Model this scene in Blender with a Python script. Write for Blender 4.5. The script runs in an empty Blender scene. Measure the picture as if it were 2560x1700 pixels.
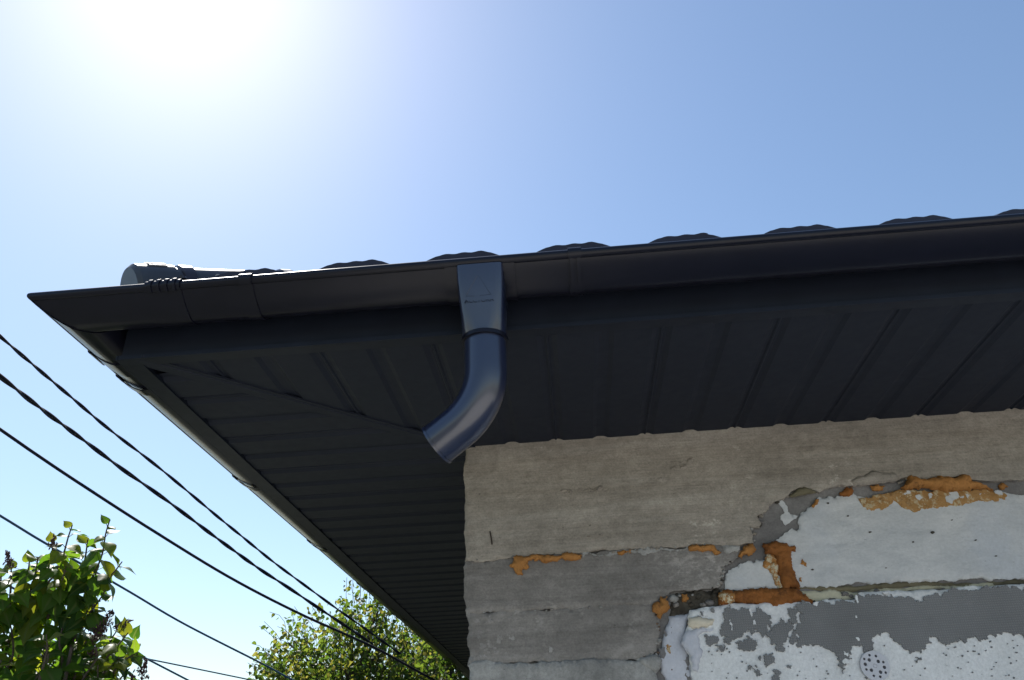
import bpy, math, random
import numpy as np
from mathutils import Vector, Matrix, noise, geometry

random.seed(7)
rng = np.random.default_rng(7)
scene = bpy.context.scene
COL = scene.collection

# ------------------------------------------------------------------ camera
PITCH, YAW, ROLL = 0.5180, -0.06217, -0.04328
CAM = Vector((0.3273, -2.4576, 1.6))
FPX, CX, CY = 1950.0, 1280.0, 850.0          # focal length in pixels of the 2560 x 1700 frame
fw = Vector((math.sin(YAW) * math.cos(PITCH), math.cos(YAW) * math.cos(PITCH), math.sin(PITCH)))
r0 = fw.cross(Vector((0, 0, 1))).normalized()
u0 = r0.cross(fw)
RT = r0 * math.cos(ROLL) + u0 * math.sin(ROLL)
UP = u0 * math.cos(ROLL) - r0 * math.sin(ROLL)
cam = bpy.data.cameras.new('camera')
cam.lens = FPX / 2560 * 36
cam.sensor_width = 36
cam.clip_start = 0.05
cam.clip_end = 3000
co = bpy.data.objects.new('camera', cam)
COL.objects.link(co)
co.matrix_world = Matrix(((RT.x, UP.x, -fw.x, CAM.x), (RT.y, UP.y, -fw.y, CAM.y), (RT.z, UP.z, -fw.z, CAM.z), (0, 0, 0, 1)))
scene.camera = co

def ray(u, v):
    return fw + RT * ((u - CX) / FPX) - UP * ((v - CY) / FPX)
def on(u, v, ax, val):
    d = ray(u, v)
    return CAM + d * ((val - CAM[ax]) / d[ax])
def at(u, v, dist):
    return CAM + ray(u, v).normalized() * dist

# ------------------------------------------------------------------ sky and sun
SUN = ray(461, -170).normalized()
SUN_EL, SUN_AZ = math.asin(SUN.z), math.atan2(SUN.x, SUN.y)
w = bpy.data.worlds.new('World')
scene.world = w
w.use_nodes = True
nt = w.node_tree
sky = nt.nodes.new('ShaderNodeTexSky')
sky.sky_type = 'NISHITA'
sky.sun_disc = False
sky.sun_elevation = SUN_EL
sky.sun_rotation = SUN_AZ
sky.altitude = 100
sky.air_density = 1.35
sky.dust_density = 0.55
sky.ozone_density = 3.0
nt.links.new(sky.outputs[0], nt.nodes['Background'].inputs[0])
nt.nodes['Background'].inputs[1].default_value = 0.08
sl = bpy.data.lights.new('sun', 'SUN')
sl.energy = 5.0
sl.angle = math.radians(0.53)
sl.color = (1.0, 0.95, 0.88)
so = bpy.data.objects.new('sun', sl)
COL.objects.link(so)
so.rotation_euler = SUN.to_track_quat('Z', 'Y').to_euler()
so.location = (0, 0, 20)
scene.view_settings.view_transform = 'Standard'
scene.view_settings.look = 'None'
scene.view_settings.exposure = 0.93
scene.view_settings.gamma = 1.0
scene.render.engine = 'CYCLES'
scene.cycles.max_bounces = 8
scene.cycles.sample_clamp_indirect = 6
scene.cycles.sample_clamp_direct = 5
scene.cycles.use_denoising = True

# ------------------------------------------------------------------ materials
def nodes(name):
    m = bpy.data.materials.new(name)
    m.use_nodes = True
    t = m.node_tree
    return m, t, t.nodes['Principled BSDF']
def N(t, kind, **kw):
    n = t.nodes.new(kind)
    for k, v in kw.items():
        setattr(n, k, v)
    return n
def tex(t, scale, stretch=(1, 1, 1), detail=6, rough=0.55, dist=0.0, coord='Object'):
    tc = N(t, 'ShaderNodeTexCoord')
    mp = N(t, 'ShaderNodeMapping')
    mp.inputs['Scale'].default_value = stretch
    t.links.new(tc.outputs[coord], mp.inputs[0])
    n = N(t, 'ShaderNodeTexNoise')
    n.inputs['Scale'].default_value = scale
    n.inputs['Detail'].default_value = detail
    n.inputs['Roughness'].default_value = rough
    n.inputs['Distortion'].default_value = dist
    t.links.new(mp.outputs[0], n.inputs[0])
    return n.outputs[0]
def ramp(t, fac, stops):
    r = N(t, 'ShaderNodeValToRGB')
    e = r.color_ramp.elements
    while len(e) < len(stops):
        e.new(0.5)
    for x, (p, c) in zip(e, stops):
        x.position = p
        x.color = (*c, 1) if len(c) == 3 else c
    t.links.new(fac, r.inputs[0])
    return r.outputs[0]
def g(v):
    return (v, v, v)
def mix(t, fac, a, b, mode='MIX'):
    m = N(t, 'ShaderNodeMix', data_type='RGBA', blend_type=mode)
    for sock, val in ((m.inputs[0], fac), (m.inputs[6], a), (m.inputs[7], b)):
        if hasattr(val, 'is_linked'):
            t.links.new(val, sock)
        elif isinstance(val, tuple):
            sock.default_value = (*val, 1)
        else:
            sock.default_value = val
    return m.outputs[2]
def bump(t, bs, h, strength, dist, prev=None):
    b = N(t, 'ShaderNodeBump')
    b.inputs['Strength'].default_value = strength
    b.inputs['Distance'].default_value = dist
    t.links.new(h, b.inputs['Height'])
    if prev:
        t.links.new(prev, b.inputs['Normal'])
    t.links.new(b.outputs[0], bs.inputs['Normal'])
    return b.outputs[0]

def metal(name, col, rough, coat=0.0, ior=1.5, dusty=0.3, bmp=0.02):
    m, t, b = nodes(name)
    n1 = tex(t, 9, (1, 1, 1), 8, 0.65)
    c = ramp(t, n1, [(0.3, tuple(x * (1 - dusty * 0.5) for x in col)), (0.75, tuple(x * (1 + dusty) for x in col))])
    t.links.new(c, b.inputs['Base Color'])
    n2 = tex(t, 30, (1, 1, 1), 6, 0.6)
    r = ramp(t, n2, [(0.3, g(rough * 0.95)), (0.8, g(min(1, rough * 1.12)))])
    t.links.new(r, b.inputs['Roughness'])
    b.inputs['IOR'].default_value = ior
    b.inputs['Coat Weight'].default_value = coat
    b.inputs['Coat Roughness'].default_value = 0.20
    if bmp:
        bump(t, b, tex(t, 500, (1, 1, 1), 2), bmp, 0.002)
    return m

def concrete(name, dark, mid, light, streak=1.0, pits=1.0, speck=0.35, stretch=(0.5, 3, 7)):
    m, t, b = nodes(name)
    s1 = tex(t, 2.2, stretch, 9, 0.66, 0.5)
    s2 = tex(t, 30, (stretch[0] * 0.5, 3, stretch[2] * 0.9), 5, 0.62)
    blot = tex(t, 3.4, (1, 1, 1.3), 9, 0.66)
    c = ramp(t, s1, [(0.32, dark), (0.5, mid), (0.70, light)])
    c2 = ramp(t, s2, [(0.33, g(0.74)), (0.5, g(1.0)), (0.68, g(1.15))])
    c = mix(t, 0.55 * streak, c, c2, 'MULTIPLY')
    c3 = ramp(t, blot, [(0.35, g(0.70)), (0.62, g(1.20))])
    c = mix(t, 0.6, c, c3, 'MULTIPLY')
    med = ramp(t, tex(t, 24, (1, 1, 1.2), 8, 0.7), [(0.36, g(0.78)), (0.64, g(1.18))])
    c = mix(t, 0.6, c, med, 'MULTIPLY')
    fine = tex(t, 160, (1, 1, 1), 3, 0.7)
    c4 = ramp(t, fine, [(0.30, g(0.68)), (0.5, g(1.0)), (0.72, g(1.28))])
    c = mix(t, 0.55, c, c4, 'MULTIPLY')
    # pale lime bloom with a ragged edge, and dark pits
    th = 0.66 - 0.10 * speck
    sp = ramp(t, tex(t, 30, (0.8, 1, 1.2), 9, 0.75), [(th - 0.03, g(0)), (th + 0.06, g(0.85))])
    mask = ramp(t, tex(t, 3.1, (1, 1, 1), 4), [(0.50, g(0)), (0.64, g(1))])
    spm = mix(t, 1.0, sp, mask, 'MULTIPLY')
    c = mix(t, spm, c, tuple(min(0.6, x * 1.5) for x in light))
    pit = ramp(t, tex(t, 48, (0.7, 1, 1.1), 4, 0.65), [(0.255, g(1)), (0.295, g(0))])
    c = mix(t, pit, c, tuple(x * 0.35 for x in dark))
    t.links.new(c, b.inputs['Base Color'])
    b.inputs['Roughness'].default_value = 0.92
    b.inputs['Specular IOR Level'].default_value = 0.25
    p = bump(t, b, s2, 0.40 * streak, 0.006)
    p = bump(t, b, fine, 0.45 * pits, 0.003, p)
    p = bump(t, b, tex(t, 60, (1, 1, 1), 6, 0.7), 0.45 * pits, 0.005, p)
    inv = N(t, 'ShaderNodeMath', operation='SUBTRACT')
    inv.inputs[0].default_value = 1.0
    t.links.new(pit, inv.inputs[1])
    bump(t, b, inv.outputs[0], 0.7, 0.005, p)
    return m

def plaster(name, base, stain, amt=0.35, speck=0.6, stretch=(0.7, 1, 2.5), rough=0.85, grain=0.35, tint=None):
    m, t, b = nodes(name)
    c = ramp(t, tex(t, 5.5, stretch, 9, 0.68, 0.4), [(0.36, stain), (0.58, base)])
    c = mix(t, amt, base, c)
    if tint:
        c = mix(t, ramp(t, tex(t, 2.6, (1, 1, 1), 6, 0.6), [(0.50, g(0)), (0.66, g(0.7))]), c, tint)
    f = tex(t, 120, (1, 1, 1), 4, 0.65)
    c = mix(t, grain, c, ramp(t, f, [(0.3, g(0.72)), (0.7, g(1.14))]), 'MULTIPLY')
    d = ramp(t, tex(t, 70, (0.7, 1, 1.5), 5, 0.65), [(0.27, g(1)), (0.33, g(0))])
    c = mix(t, d, c, tuple(x * speck for x in stain))
    d2 = ramp(t, tex(t, 18, (0.5, 1, 2.2), 7, 0.72), [(0.27, g(0.7)), (0.36, g(0))])
    c = mix(t, d2, c, tuple(x * 0.6 for x in stain))
    t.links.new(c, b.inputs['Base Color'])
    b.inputs['Roughness'].default_value = rough
    p = bump(t, b, tex(t, 9, stretch, 8, 0.65), 0.45, 0.012)
    p = bump(t, b, tex(t, 45, stretch, 6, 0.65), 0.3, 0.004, p)
    bump(t, b, f, 0.4, 0.002, p)
    return m

def foam(name, a, bcol, white=None, wthr=0.55, dark=(0.07, 0.028, 0.010)):
    m, t, b = nodes(name)
    c = ramp(t, tex(t, 11, (1, 1, 1), 8, 0.66, 0.6), [(0.30, a), (0.5, bcol), (0.70, tuple(x * 1.18 for x in bcol))])
    d = ramp(t, tex(t, 26, (1, 1, 1), 8, 0.72), [(0.30, g(0.9)), (0.43, g(0))])
    c = mix(t, d, c, dark)
    pv = N(t, 'ShaderNodeTexVoronoi')
    pv.inputs['Scale'].default_value = 170
    tc = N(t, 'ShaderNodeTexCoord')
    t.links.new(tc.outputs['Object'], pv.inputs[0])
    c = mix(t, 0.5, c, ramp(t, pv.outputs['Distance'], [(0.05, g(0.55)), (0.35, g(1.1))]), 'MULTIPLY')
    if white:
        wv = ramp(t, tex(t, 60, (1, 1, 1), 7, 0.75), [(wthr, g(0)), (wthr + 0.05, g(1))])
        c = mix(t, wv, c, white)
    t.links.new(c, b.inputs['Base Color'])
    b.inputs['Roughness'].default_value = 0.8
    b.inputs['Specular IOR Level'].default_value = 0.3
    p = bump(t, b, tex(t, 60, (1, 1, 1), 7, 0.7), 0.6, 0.006)
    bump(t, b, pv.outputs['Distance'], 0.4, 0.003, p)
    return m

M = {}
M['gutter'] = metal('dark_gutter_metal', (0.0060, 0.0065, 0.0135), 0.32, 0.03, 1.34, 0.25, 0.0)
M['pipe'] = metal('dark_downpipe_metal', (0.0100, 0.0155, 0.0430), 0.34, 1.0, 1.55, 0.2, 0.0)
M['fascia'] = metal('dark_fascia_metal', (0.0090, 0.0120, 0.0210), 0.50, 0.0, 1.33)
M['soffit'] = metal('dark_soffit_metal', (0.0128, 0.0165, 0.0275), 0.62, 0.0, 1.33, 0.12, 0.03)
M['roof'] = metal('dark_roof_metal', (0.016, 0.013, 0.022), 0.34, 0.1, 1.5)
M['cap'] = metal('grey_cap_metal', (0.030, 0.036, 0.048), 0.42, 0.0, 1.45, 0.3, 0.0)
M['screw'] = metal('screw_metal', (0.25, 0.25, 0.27), 0.3)
M['beam'] = concrete('board_marked_concrete', (0.262, 0.232, 0.198), (0.312, 0.280, 0.242), (0.378, 0.346, 0.306), 0.8, 1.4, 0.8)
M['course'] = concrete('dark_grey_concrete', (0.172, 0.158, 0.147), (0.216, 0.201, 0.188), (0.275, 0.258, 0.243), 0.6, 1.3, 1.3)
M['bloom'] = concrete('lime_bloom', (0.22, 0.206, 0.194), (0.285, 0.27, 0.256), (0.36, 0.345, 0.33), 0.3, 1.3, 1.5, (3, 3, 3))
M['pale_course'] = concrete('pale_grey_concrete', (0.230, 0.227, 0.218), (0.310, 0.305, 0.293), (0.414, 0.405, 0.391), 0.7, 1.2, stretch=(2.2, 2, 0.8))
M['mortar'] = concrete('smooth_mortar', (0.144, 0.136, 0.133), (0.178, 0.170, 0.168), (0.213, 0.205, 0.201), 0.2, 0.8, stretch=(1, 1, 1))
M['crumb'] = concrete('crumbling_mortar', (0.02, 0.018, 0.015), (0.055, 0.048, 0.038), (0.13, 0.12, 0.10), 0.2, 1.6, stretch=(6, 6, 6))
M['white'] = plaster('white_plaster', (0.560, 0.566, 0.571), (0.414, 0.431, 0.448), 0.8, 0.75, (0.9, 1, 2.2), 0.85, 0.35, (0.47, 0.50, 0.545))
M['poly'] = plaster('white_polystyrene', (0.752, 0.764, 0.775), (0.524, 0.536, 0.536), 0.5, 0.6, (1, 1, 1), 0.85, 0.6, (0.60, 0.60, 0.64))
M['lav'] = plaster('smooth_white_filler', (0.560, 0.571, 0.627), (0.426, 0.448, 0.515), 0.6, 0.5, (1, 1, 1), 0.6)
M['crust'] = plaster('cream_crust', (0.660, 0.605, 0.495), (0.440, 0.374, 0.275), 0.7, 0.4, (1, 1, 1))
M['cream'] = plaster('cream_foam_strip', (0.529, 0.506, 0.380), (0.345, 0.310, 0.196), 0.8, 0.4, (0.6, 1, 3))
M['olive'] = plaster('olive_stain_strip', (0.16, 0.14, 0.085), (0.075, 0.065, 0.04), 0.9, 0.4, (0.6, 1, 3))
M['orange'] = foam('orange_foam', (0.24, 0.100, 0.024), (0.35, 0.160, 0.046))
M['orange_deep'] = foam('brown_orange_foam', (0.095, 0.032, 0.010), (0.23, 0.085, 0.020))
M['orange_speck'] = foam('speckled_orange_foam', (0.26, 0.105, 0.022), (0.36, 0.17, 0.05), (0.55, 0.50, 0.36), 0.49)
M['orange_stain'] = foam('orange_stained_plaster', (0.24, 0.115, 0.030), (0.34, 0.19, 0.07), (0.47, 0.38, 0.24), 0.53)
M['brown'] = foam('brown_sliver', (0.06, 0.04, 0.03), (0.16, 0.11, 0.08))
# grey adhesive with the print of the reinforcing mesh
m, t, b = nodes('grey_mesh_adhesive')
tc = N(t, 'ShaderNodeTexCoord')
wv = []
for ax in ('X', 'Z'):
    n = N(t, 'ShaderNodeTexWave', bands_direction=ax)
    n.inputs['Scale'].default_value = 48
    n.inputs['Distortion'].default_value = 0.4
    n.inputs['Detail'].default_value = 1
    t.links.new(tc.outputs['Object'], n.inputs[0])
    wv.append(n.outputs['Fac'])
mm = N(t, 'ShaderNodeMath', operation='MULTIPLY')
t.links.new(wv[0], mm.inputs[0])
t.links.new(wv[1], mm.inputs[1])
c = ramp(t, tex(t, 4, (1, 1, 1), 7), [(0.3, (0.150, 0.152, 0.156)), (0.7, (0.205, 0.208, 0.214))])
c = mix(t, 0.55, c, ramp(t, mm.outputs[0], [(0.0, g(0.82)), (0.8, g(1.35))]), 'MULTIPLY')
sp = ramp(t, tex(t, 60, (0.8, 1, 1.2), 4, 0.7), [(0.735, g(0)), (0.76, g(1))])
c = mix(t, sp, c, (0.5, 0.5, 0.5))
t.links.new(c, b.inputs['Base Color'])
b.inputs['Roughness'].default_value = 0.9
bump(t, b, mm.outputs[0], 0.5, 0.002)
M['mesh'] = m
m, t, b = nodes('white_plastic')
b.inputs['Base Color'].default_value = (0.52, 0.53, 0.58, 1)
b.inputs['Roughness'].default_value = 0.45
bump(t, b, tex(t, 40, (1, 1, 1), 3), 0.15, 0.002)
M['plastic'] = m
M['hole'] = metal('dark_hole_fill', (0.09, 0.09, 0.10), 0.9)
M['rust'] = metal('rusty_wire', (0.035, 0.025, 0.02), 0.8, 0, 1.4, 0.6)
M['cable'] = metal('black_cable', (0.008, 0.010, 0.020), 0.6, 0.0, 1.3, 0.05, 0.0)
M['blue_cable'] = metal('blue_grey_cable', (0.03, 0.08, 0.14), 0.6, 0.0, 1.3, 0.05, 0.0)
M['blue_thin'] = metal('pale_blue_grey_cable', (0.06, 0.11, 0.16), 0.6, 0.0, 1.3, 0.05, 0.0)
m, t, b = nodes('ground_earth')
c = ramp(t, tex(t, 0.6, (1, 1, 1), 8, 0.65), [(0.33, (0.06, 0.075, 0.045)), (0.52, (0.09, 0.095, 0.07)), (0.7, (0.16, 0.15, 0.12))])
c = mix(t, 0.5, c, ramp(t, tex(t, 30, (1, 1, 1), 8, 0.7), [(0.3, g(0.6)), (0.7, g(1.3))]), 'MULTIPLY')
t.links.new(c, b.inputs['Base Color'])
b.inputs['Roughness'].default_value = 0.95
bump(t, b, tex(t, 25, (1, 1, 1), 8, 0.7), 0.6, 0.04)
M['ground'] = m
m, t, b = nodes('bounce_slab_pale')  # pale surface of the added slab, kept light to throw sun upward
c = ramp(t, tex(t, 0.9, (1, 1, 1), 8, 0.65), [(0.33, (0.46, 0.443, 0.405)), (0.52, (0.54, 0.524, 0.486)), (0.7, (0.60, 0.584, 0.546))])
c = mix(t, 0.4, c, ramp(t, tex(t, 30, (1, 1, 1), 8, 0.7), [(0.3, g(0.7)), (0.7, g(1.2))]), 'MULTIPLY')
t.links.new(c, b.inputs['Base Color'])
b.inputs['Roughness'].default_value = 0.95
bump(t, b, tex(t, 40, (1, 1, 1), 8, 0.7), 0.5, 0.02)
M['bounce'] = m
m, t, b = nodes('bark')
c = ramp(t, tex(t, 14, (1, 1, 0.3), 8, 0.65), [(0.3, (0.030, 0.022, 0.016)), (0.7, (0.11, 0.09, 0.075))])
t.links.new(c, b.inputs['Base Color'])
b.inputs['Roughness'].default_value = 0.9
bump(t, b, tex(t, 40, (1, 1, 0.3), 6), 0.5, 0.01)
M['bark'] = m
m, t, b = nodes('dry_seed_capsule')
c = ramp(t, tex(t, 60, (1, 1, 1), 3), [(0.3, (0.020, 0.009, 0.010)), (0.7, (0.075, 0.032, 0.035))])
t.links.new(c, b.inputs['Base Color'])
b.inputs['Roughness'].default_value = 0.7
M['seed'] = m

def leafmat(name, greens, trans, rough=0.38, spot=None):
    m, t, b = nodes(name)
    at_ = N(t, 'ShaderNodeAttribute')
    at_.attribute_name = 'rnd'
    oi = N(t, 'ShaderNodeObjectInfo')
    ad = N(t, 'ShaderNodeMath', operation='ADD')
    t.links.new(at_.outputs['Fac'], ad.inputs[0])
    t.links.new(oi.outputs['Random'], ad.inputs[1])
    fr = N(t, 'ShaderNodeMath', operation='FRACT')
    t.links.new(ad.outputs[0], fr.inputs[0])
    n = len(greens)
    c = ramp(t, fr.outputs[0], [((i + 0.5) / n, x) for i, x in enumerate(greens)])
    ct = ramp(t, fr.outputs[0], [((i + 0.5) / n, x) for i, x in enumerate(trans)])
    ra = N(t, 'ShaderNodeAttribute')
    ra.attribute_name = 'rib'
    rf = ramp(t, ra.outputs['Fac'], [(0.80, g(0)), (0.97, g(0.55))])
    c = mix(t, rf, c, (0.14, 0.17, 0.06))
    ct = mix(t, rf, ct, (0.30, 0.36, 0.08))
    if spot:
        f = ramp(t, tex(t, 45, (1, 1, 1), 5, 0.7, 0, 'Object'), [(0.60, g(0)), (0.70, g(1))])
        c = mix(t, f, c, spot)
        ct = mix(t, f, ct, spot)
    t.links.new(c, b.inputs['Base Color'])
    b.inputs['Roughness'].default_value = rough
    b.inputs['Specular IOR Level'].default_value = 0.14
    tr = N(t, 'ShaderNodeBsdfTranslucent')
    t.links.new(ct, tr.inputs[0])
    ms = N(t, 'ShaderNodeMixShader')
    ms.inputs[0].default_value = 0.45
    t.links.new(b.outputs[0], ms.inputs[1])
    t.links.new(tr.outputs[0], ms.inputs[2])
    t.links.new(ms.outputs[0], t.nodes['Material Output'].inputs[0])
    return m
M['lilac'] = leafmat('lilac_leaf', [(0.030, 0.065, 0.018), (0.045, 0.09, 0.022), (0.05, 0.10, 0.022), (0.07, 0.10, 0.02)],
                     [(0.08, 0.20, 0.012), (0.17, 0.36, 0.015), (0.25, 0.44, 0.018), (0.42, 0.46, 0.02)], 0.42, (0.10, 0.045, 0.02))
M['birch'] = leafmat('yellowing_leaf', [(0.028, 0.060, 0.012), (0.034, 0.07, 0.014), (0.04, 0.078, 0.016), (0.05, 0.088, 0.018), (0.06, 0.095, 0.02), (0.10, 0.11, 0.03)],
                     [(0.08, 0.17, 0.015), (0.11, 0.21, 0.02), (0.15, 0.25, 0.022), (0.20, 0.29, 0.025), (0.28, 0.33, 0.03), (0.40, 0.36, 0.06)], 0.5)
M['dark_leaf'] = leafmat('dark_green_leaf', [(0.02, 0.04, 0.018), (0.03, 0.055, 0.02), (0.04, 0.07, 0.022), (0.08, 0.09, 0.03)],
                         [(0.05, 0.11, 0.03), (0.08, 0.15, 0.03), (0.10, 0.18, 0.03), (0.26, 0.26, 0.06)], 0.45)

# ------------------------------------------------------------------ building helpers
ORG = {}
def mesh(name, V, F, mat, smooth=False, rnd=None, rib=None):
    me = bpy.data.meshes.new(name)
    me.from_pydata([tuple(v) for v in V], [], F)
    if mat:
        me.materials.append(M[mat])
    if smooth:
        me.polygons.foreach_set('use_smooth', [True] * len(me.polygons))
    if rnd is not None:
        a = me.attributes.new('rnd', 'FLOAT', 'POINT')
        a.data.foreach_set('value', rnd)
    if rib is not None:
        a = me.attributes.new('rib', 'FLOAT', 'POINT')
        a.data.foreach_set('value', rib)
    me.update()
    return me
def link(name, data, parent=None, loc=None):
    o = bpy.data.objects.new(name, data)
    COL.objects.link(o)
    o.parent = parent
    if loc is not None:
        o.location = loc
    return o
def mk(name, V, F, mat, parent=None, smooth=False, rnd=None):
    """mesh object from world coordinates; parent transforms are pure translations"""
    og = ORG.get(parent.name, Vector((0, 0, 0))) if parent else Vector((0, 0, 0))
    o = link(name, mesh(name, [Vector(v) - og for v in V], F, mat, smooth, rnd), parent)
    ORG[o.name] = og
    return o
def thing(name, label, cat, loc=(0, 0, 0), group=None):
    o = link(name, None, None, loc)
    o.empty_display_size = 0.2
    ORG[o.name] = Vector(loc)
    o['label'] = label
    o['category'] = cat
    if group:
        o['group'] = group
    return o
def auto_smooth(o, ang=35):
    me = o.data
    me.polygons.foreach_set('use_smooth', [True] * len(me.polygons))
    me.set_sharp_from_angle(angle=math.radians(ang))

class MB:
    def __init__(s):
        s.V, s.F = [], []
    def box(s, x0, x1, y0, y1, z0, z1):
        i = len(s.V)
        s.V += [(x, y, z) for z in (z0, z1) for y in (y0, y1) for x in (x0, x1)]
        s.F += [tuple(i + k for k in f) for f in ((0, 2, 3, 1), (4, 5, 7, 6), (0, 1, 5, 4), (2, 6, 7, 3), (0, 4, 6, 2), (1, 3, 7, 5))]
    def sweep(s, rings, closed=True, cap=True):
        """skin consecutive rings of equal length"""
        i = len(s.V)
        n = len(rings[0])
        for r in rings:
            s.V += [tuple(p) for p in r]
        for k in range(len(rings) - 1):
            for j in range(n if closed else n - 1):
                a, b2 = i + k * n + j, i + k * n + (j + 1) % n
                s.F.append((a, b2, b2 + n, a + n))
        if cap and closed:
            s.F.append(tuple(i + j for j in range(n))[::-1])
            s.F.append(tuple(i + (len(rings) - 1) * n + j for j in range(n)))
    def tube(s, pts, rad, seg=8):
        pts = [Vector(p) for p in pts]
        rings = []
        prev = None
        for k, p in enumerate(pts):
            d = (pts[min(k + 1, len(pts) - 1)] - pts[max(k - 1, 0)]).normalized()
            a = prev if prev is not None else Vector((0.3, 0.2, 0.93))
            x = (a - d * a.dot(d))
            if x.length < 1e-4:
                x = Vector((1, 0, 0)) - d * d.x
            x.normalize()
            prev = x
            y = d.cross(x)
            r = rad[k] if isinstance(rad, (list, tuple)) else rad
            rings.append([p + (x * math.cos(2 * math.pi * j / seg) + y * math.sin(2 * math.pi * j / seg)) * r for j in range(seg)])
        s.sweep(rings)
    def build(s, name, mat, parent=None, smooth=0):
        o = mk(name, s.V, s.F, mat, parent)
        if smooth:
            auto_smooth(o, smooth)
        return o

def fract(pts, rough, minlen):
    """ragged closed outline: midpoint displacement"""
    out = []
    def sub(a, b2):
        d = b2 - a
        L = d.length
        if L < minlen:
            out.append(a)
            return
        nrm = Vector((-d.y, d.x)) / L
        m_ = (a + b2) / 2 + nrm * random.gauss(0, rough) * min(L, minlen * 8)
        sub(a, m_)
        sub(m_, b2)
    n = len(pts)
    for i in range(n):
        sub(pts[i], pts[(i + 1) % n])
    return out

def seg_dist(P, loop):
    P = np.asarray(P)
    A = np.asarray(loop)
    B = np.roll(A, -1, 0)
    out = np.full(len(P), 1e9)
    for a, b2 in zip(A, B):
        ab = b2 - a
        t_ = np.clip(((P - a) @ ab) / max(ab @ ab, 1e-12), 0, 1)
        out = np.minimum(out, np.linalg.norm(P - (a + t_[:, None] * ab), axis=1))
    return out
def inside(P, loop):
    P = np.asarray(P)
    A = np.asarray(loop)
    B = np.roll(A, -1, 0)
    c = np.zeros(len(P), bool)
    for (x0, y0), (x1, y1) in zip(A, B):
        hit = ((y0 > P[:, 1]) != (y1 > P[:, 1])) & (P[:, 0] < (x1 - x0) * (P[:, 1] - y0) / (y1 - y0 + 1e-15) + x0)
        c ^= hit
    return c

def patch(name, px, y0, edge, mat, parent, bulge=0.0, width=0.02, rough=0.10, minlen=0.006, step=0.02,
          nz=0.0, nscale=(20, 20), lump=0.0, holes=(), world=False, xmax=2.05, smooth=60):
    """a layer lying on the wall plane y0, outline given in photo pixels, standing edge + bulge proud of it"""
    if world:
        P2 = [Vector(p) for p in px]
    else:
        P2 = []
        for u, v in px:
            q = on(u, v, 1, y0)
            P2.append(Vector((q.x, q.z)))
    loop = fract(P2, rough, minlen) if rough else P2
    L = np.array([tuple(p) for p in loop])
    lo, hi = L.min(0), L.max(0)
    hi[0] = min(hi[0], xmax)
    lo[1] = max(lo[1], 1.75)
    gx, gz = np.meshgrid(np.arange(lo[0], hi[0], step), np.arange(lo[1], hi[1], step))
    G = np.stack([gx.ravel(), gz.ravel()], 1)
    if len(G):
        G = G + rng.uniform(-0.3, 0.3, G.shape) * step
        G = G[inside(G, L)]
    if len(G):
        G = G[seg_dist(G, L) > step * 0.35]
    pts = [tuple(p) for p in L] + [tuple(p) for p in G]
    n = len(L)
    edges = [(i, (i + 1) % n) for i in range(n)]
    hl = []
    for h in holes:
        k = len(pts)
        pts += [tuple(p) for p in h]
        edges += [(k + i, k + (i + 1) % len(h)) for i in range(len(h))]
        hl.append((k, len(h)))
    vc, ed, fc, ov, oe, of = geometry.delaunay_2d_cdt([Vector(p) for p in pts], edges, [], 1, 1e-7)
    vc = np.array([tuple(p) for p in vc])
    cen = np.array([vc[list(f)].mean(0) for f in fc])
    keep = np.ones(len(fc), bool)
    for h in holes:
        keep &= ~inside(cen, np.array(h))
    fc = [list(f) for f, k in zip(fc, keep) if k]
    d = seg_dist(vc, L)
    for h in holes:
        d = np.minimum(d, seg_dist(vc, np.array(h)))
    f = np.clip(d / width, 0, 1)
    y = y0 - edge - bulge * np.sqrt(1 - (1 - f) ** 2)
    if nz:
        for i, (x, z) in enumerate(vc):
            k = noise.fractal(Vector((x * nscale[0], 3.1, z * nscale[1])), 0.9, 2.0, 5)
            k2 = noise.fractal(Vector((x * 55, 9.1, z * 55)), 0.9, 2.0, 3)
            y[i] -= nz * (k * 0.8 + k2 * 0.35) * (0.35 + 0.65 * f[i])
    if lump:
        for i, (x, z) in enumerate(vc):
            d1 = noise.voronoi(Vector((x * 62, 1.7, z * 62)))[0][0]
            d2 = noise.voronoi(Vector((x * 150, 5.7, z * 150)))[0][0]
            y[i] -= lump * (max(0.0, 1 - d1 * d1 * 1.6) + 0.3 * max(0.0, 1 - d2)) * (0.25 + 0.75 * f[i])
    V = [(x, yy, z) for (x, z), yy in zip(vc, y)]
    F = []
    cnt = {}
    for q in fc:
        a, b2, c2 = q
        if (vc[b2][0] - vc[a][0]) * (vc[c2][1] - vc[a][1]) - (vc[b2][1] - vc[a][1]) * (vc[c2][0] - vc[a][0]) < 0:
            q = [a, c2, b2]
        F.append(tuple(q))
        for i in range(3):
            cnt[(q[i], q[(i + 1) % 3])] = 1
    back = {}
    for (a, b2) in list(cnt):
        if (b2, a) not in cnt:
            for q in (a, b2):
                if q not in back:
                    back[q] = len(V)
                    V.append((vc[q][0], y0 + 0.002, vc[q][1]))
            F.append((b2, a, back[a], back[b2]))
    o = mk(name, V, F, mat, parent)
    if smooth:
        auto_smooth(o, smooth)
    return o

# ------------------------------------------------------------------ ground
gm = MB()
gm.V = [(-600, -600, 0), (600, -600, 0), (600, 600, 0), (-600, 600, 0)]
gm.F = [(0, 1, 2, 3)]
go = gm.build('ground', 'ground')
go['kind'] = 'structure'
yd = MB()
yd.box(-0.9, 18.0, -22.0, 0.015, -0.05, 0.05)  # unseen slab, added to bounce sunlight onto the shaded front wall
yd = yd.build('bounce_slab', 'bounce')
yd['kind'] = 'structure'

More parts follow.
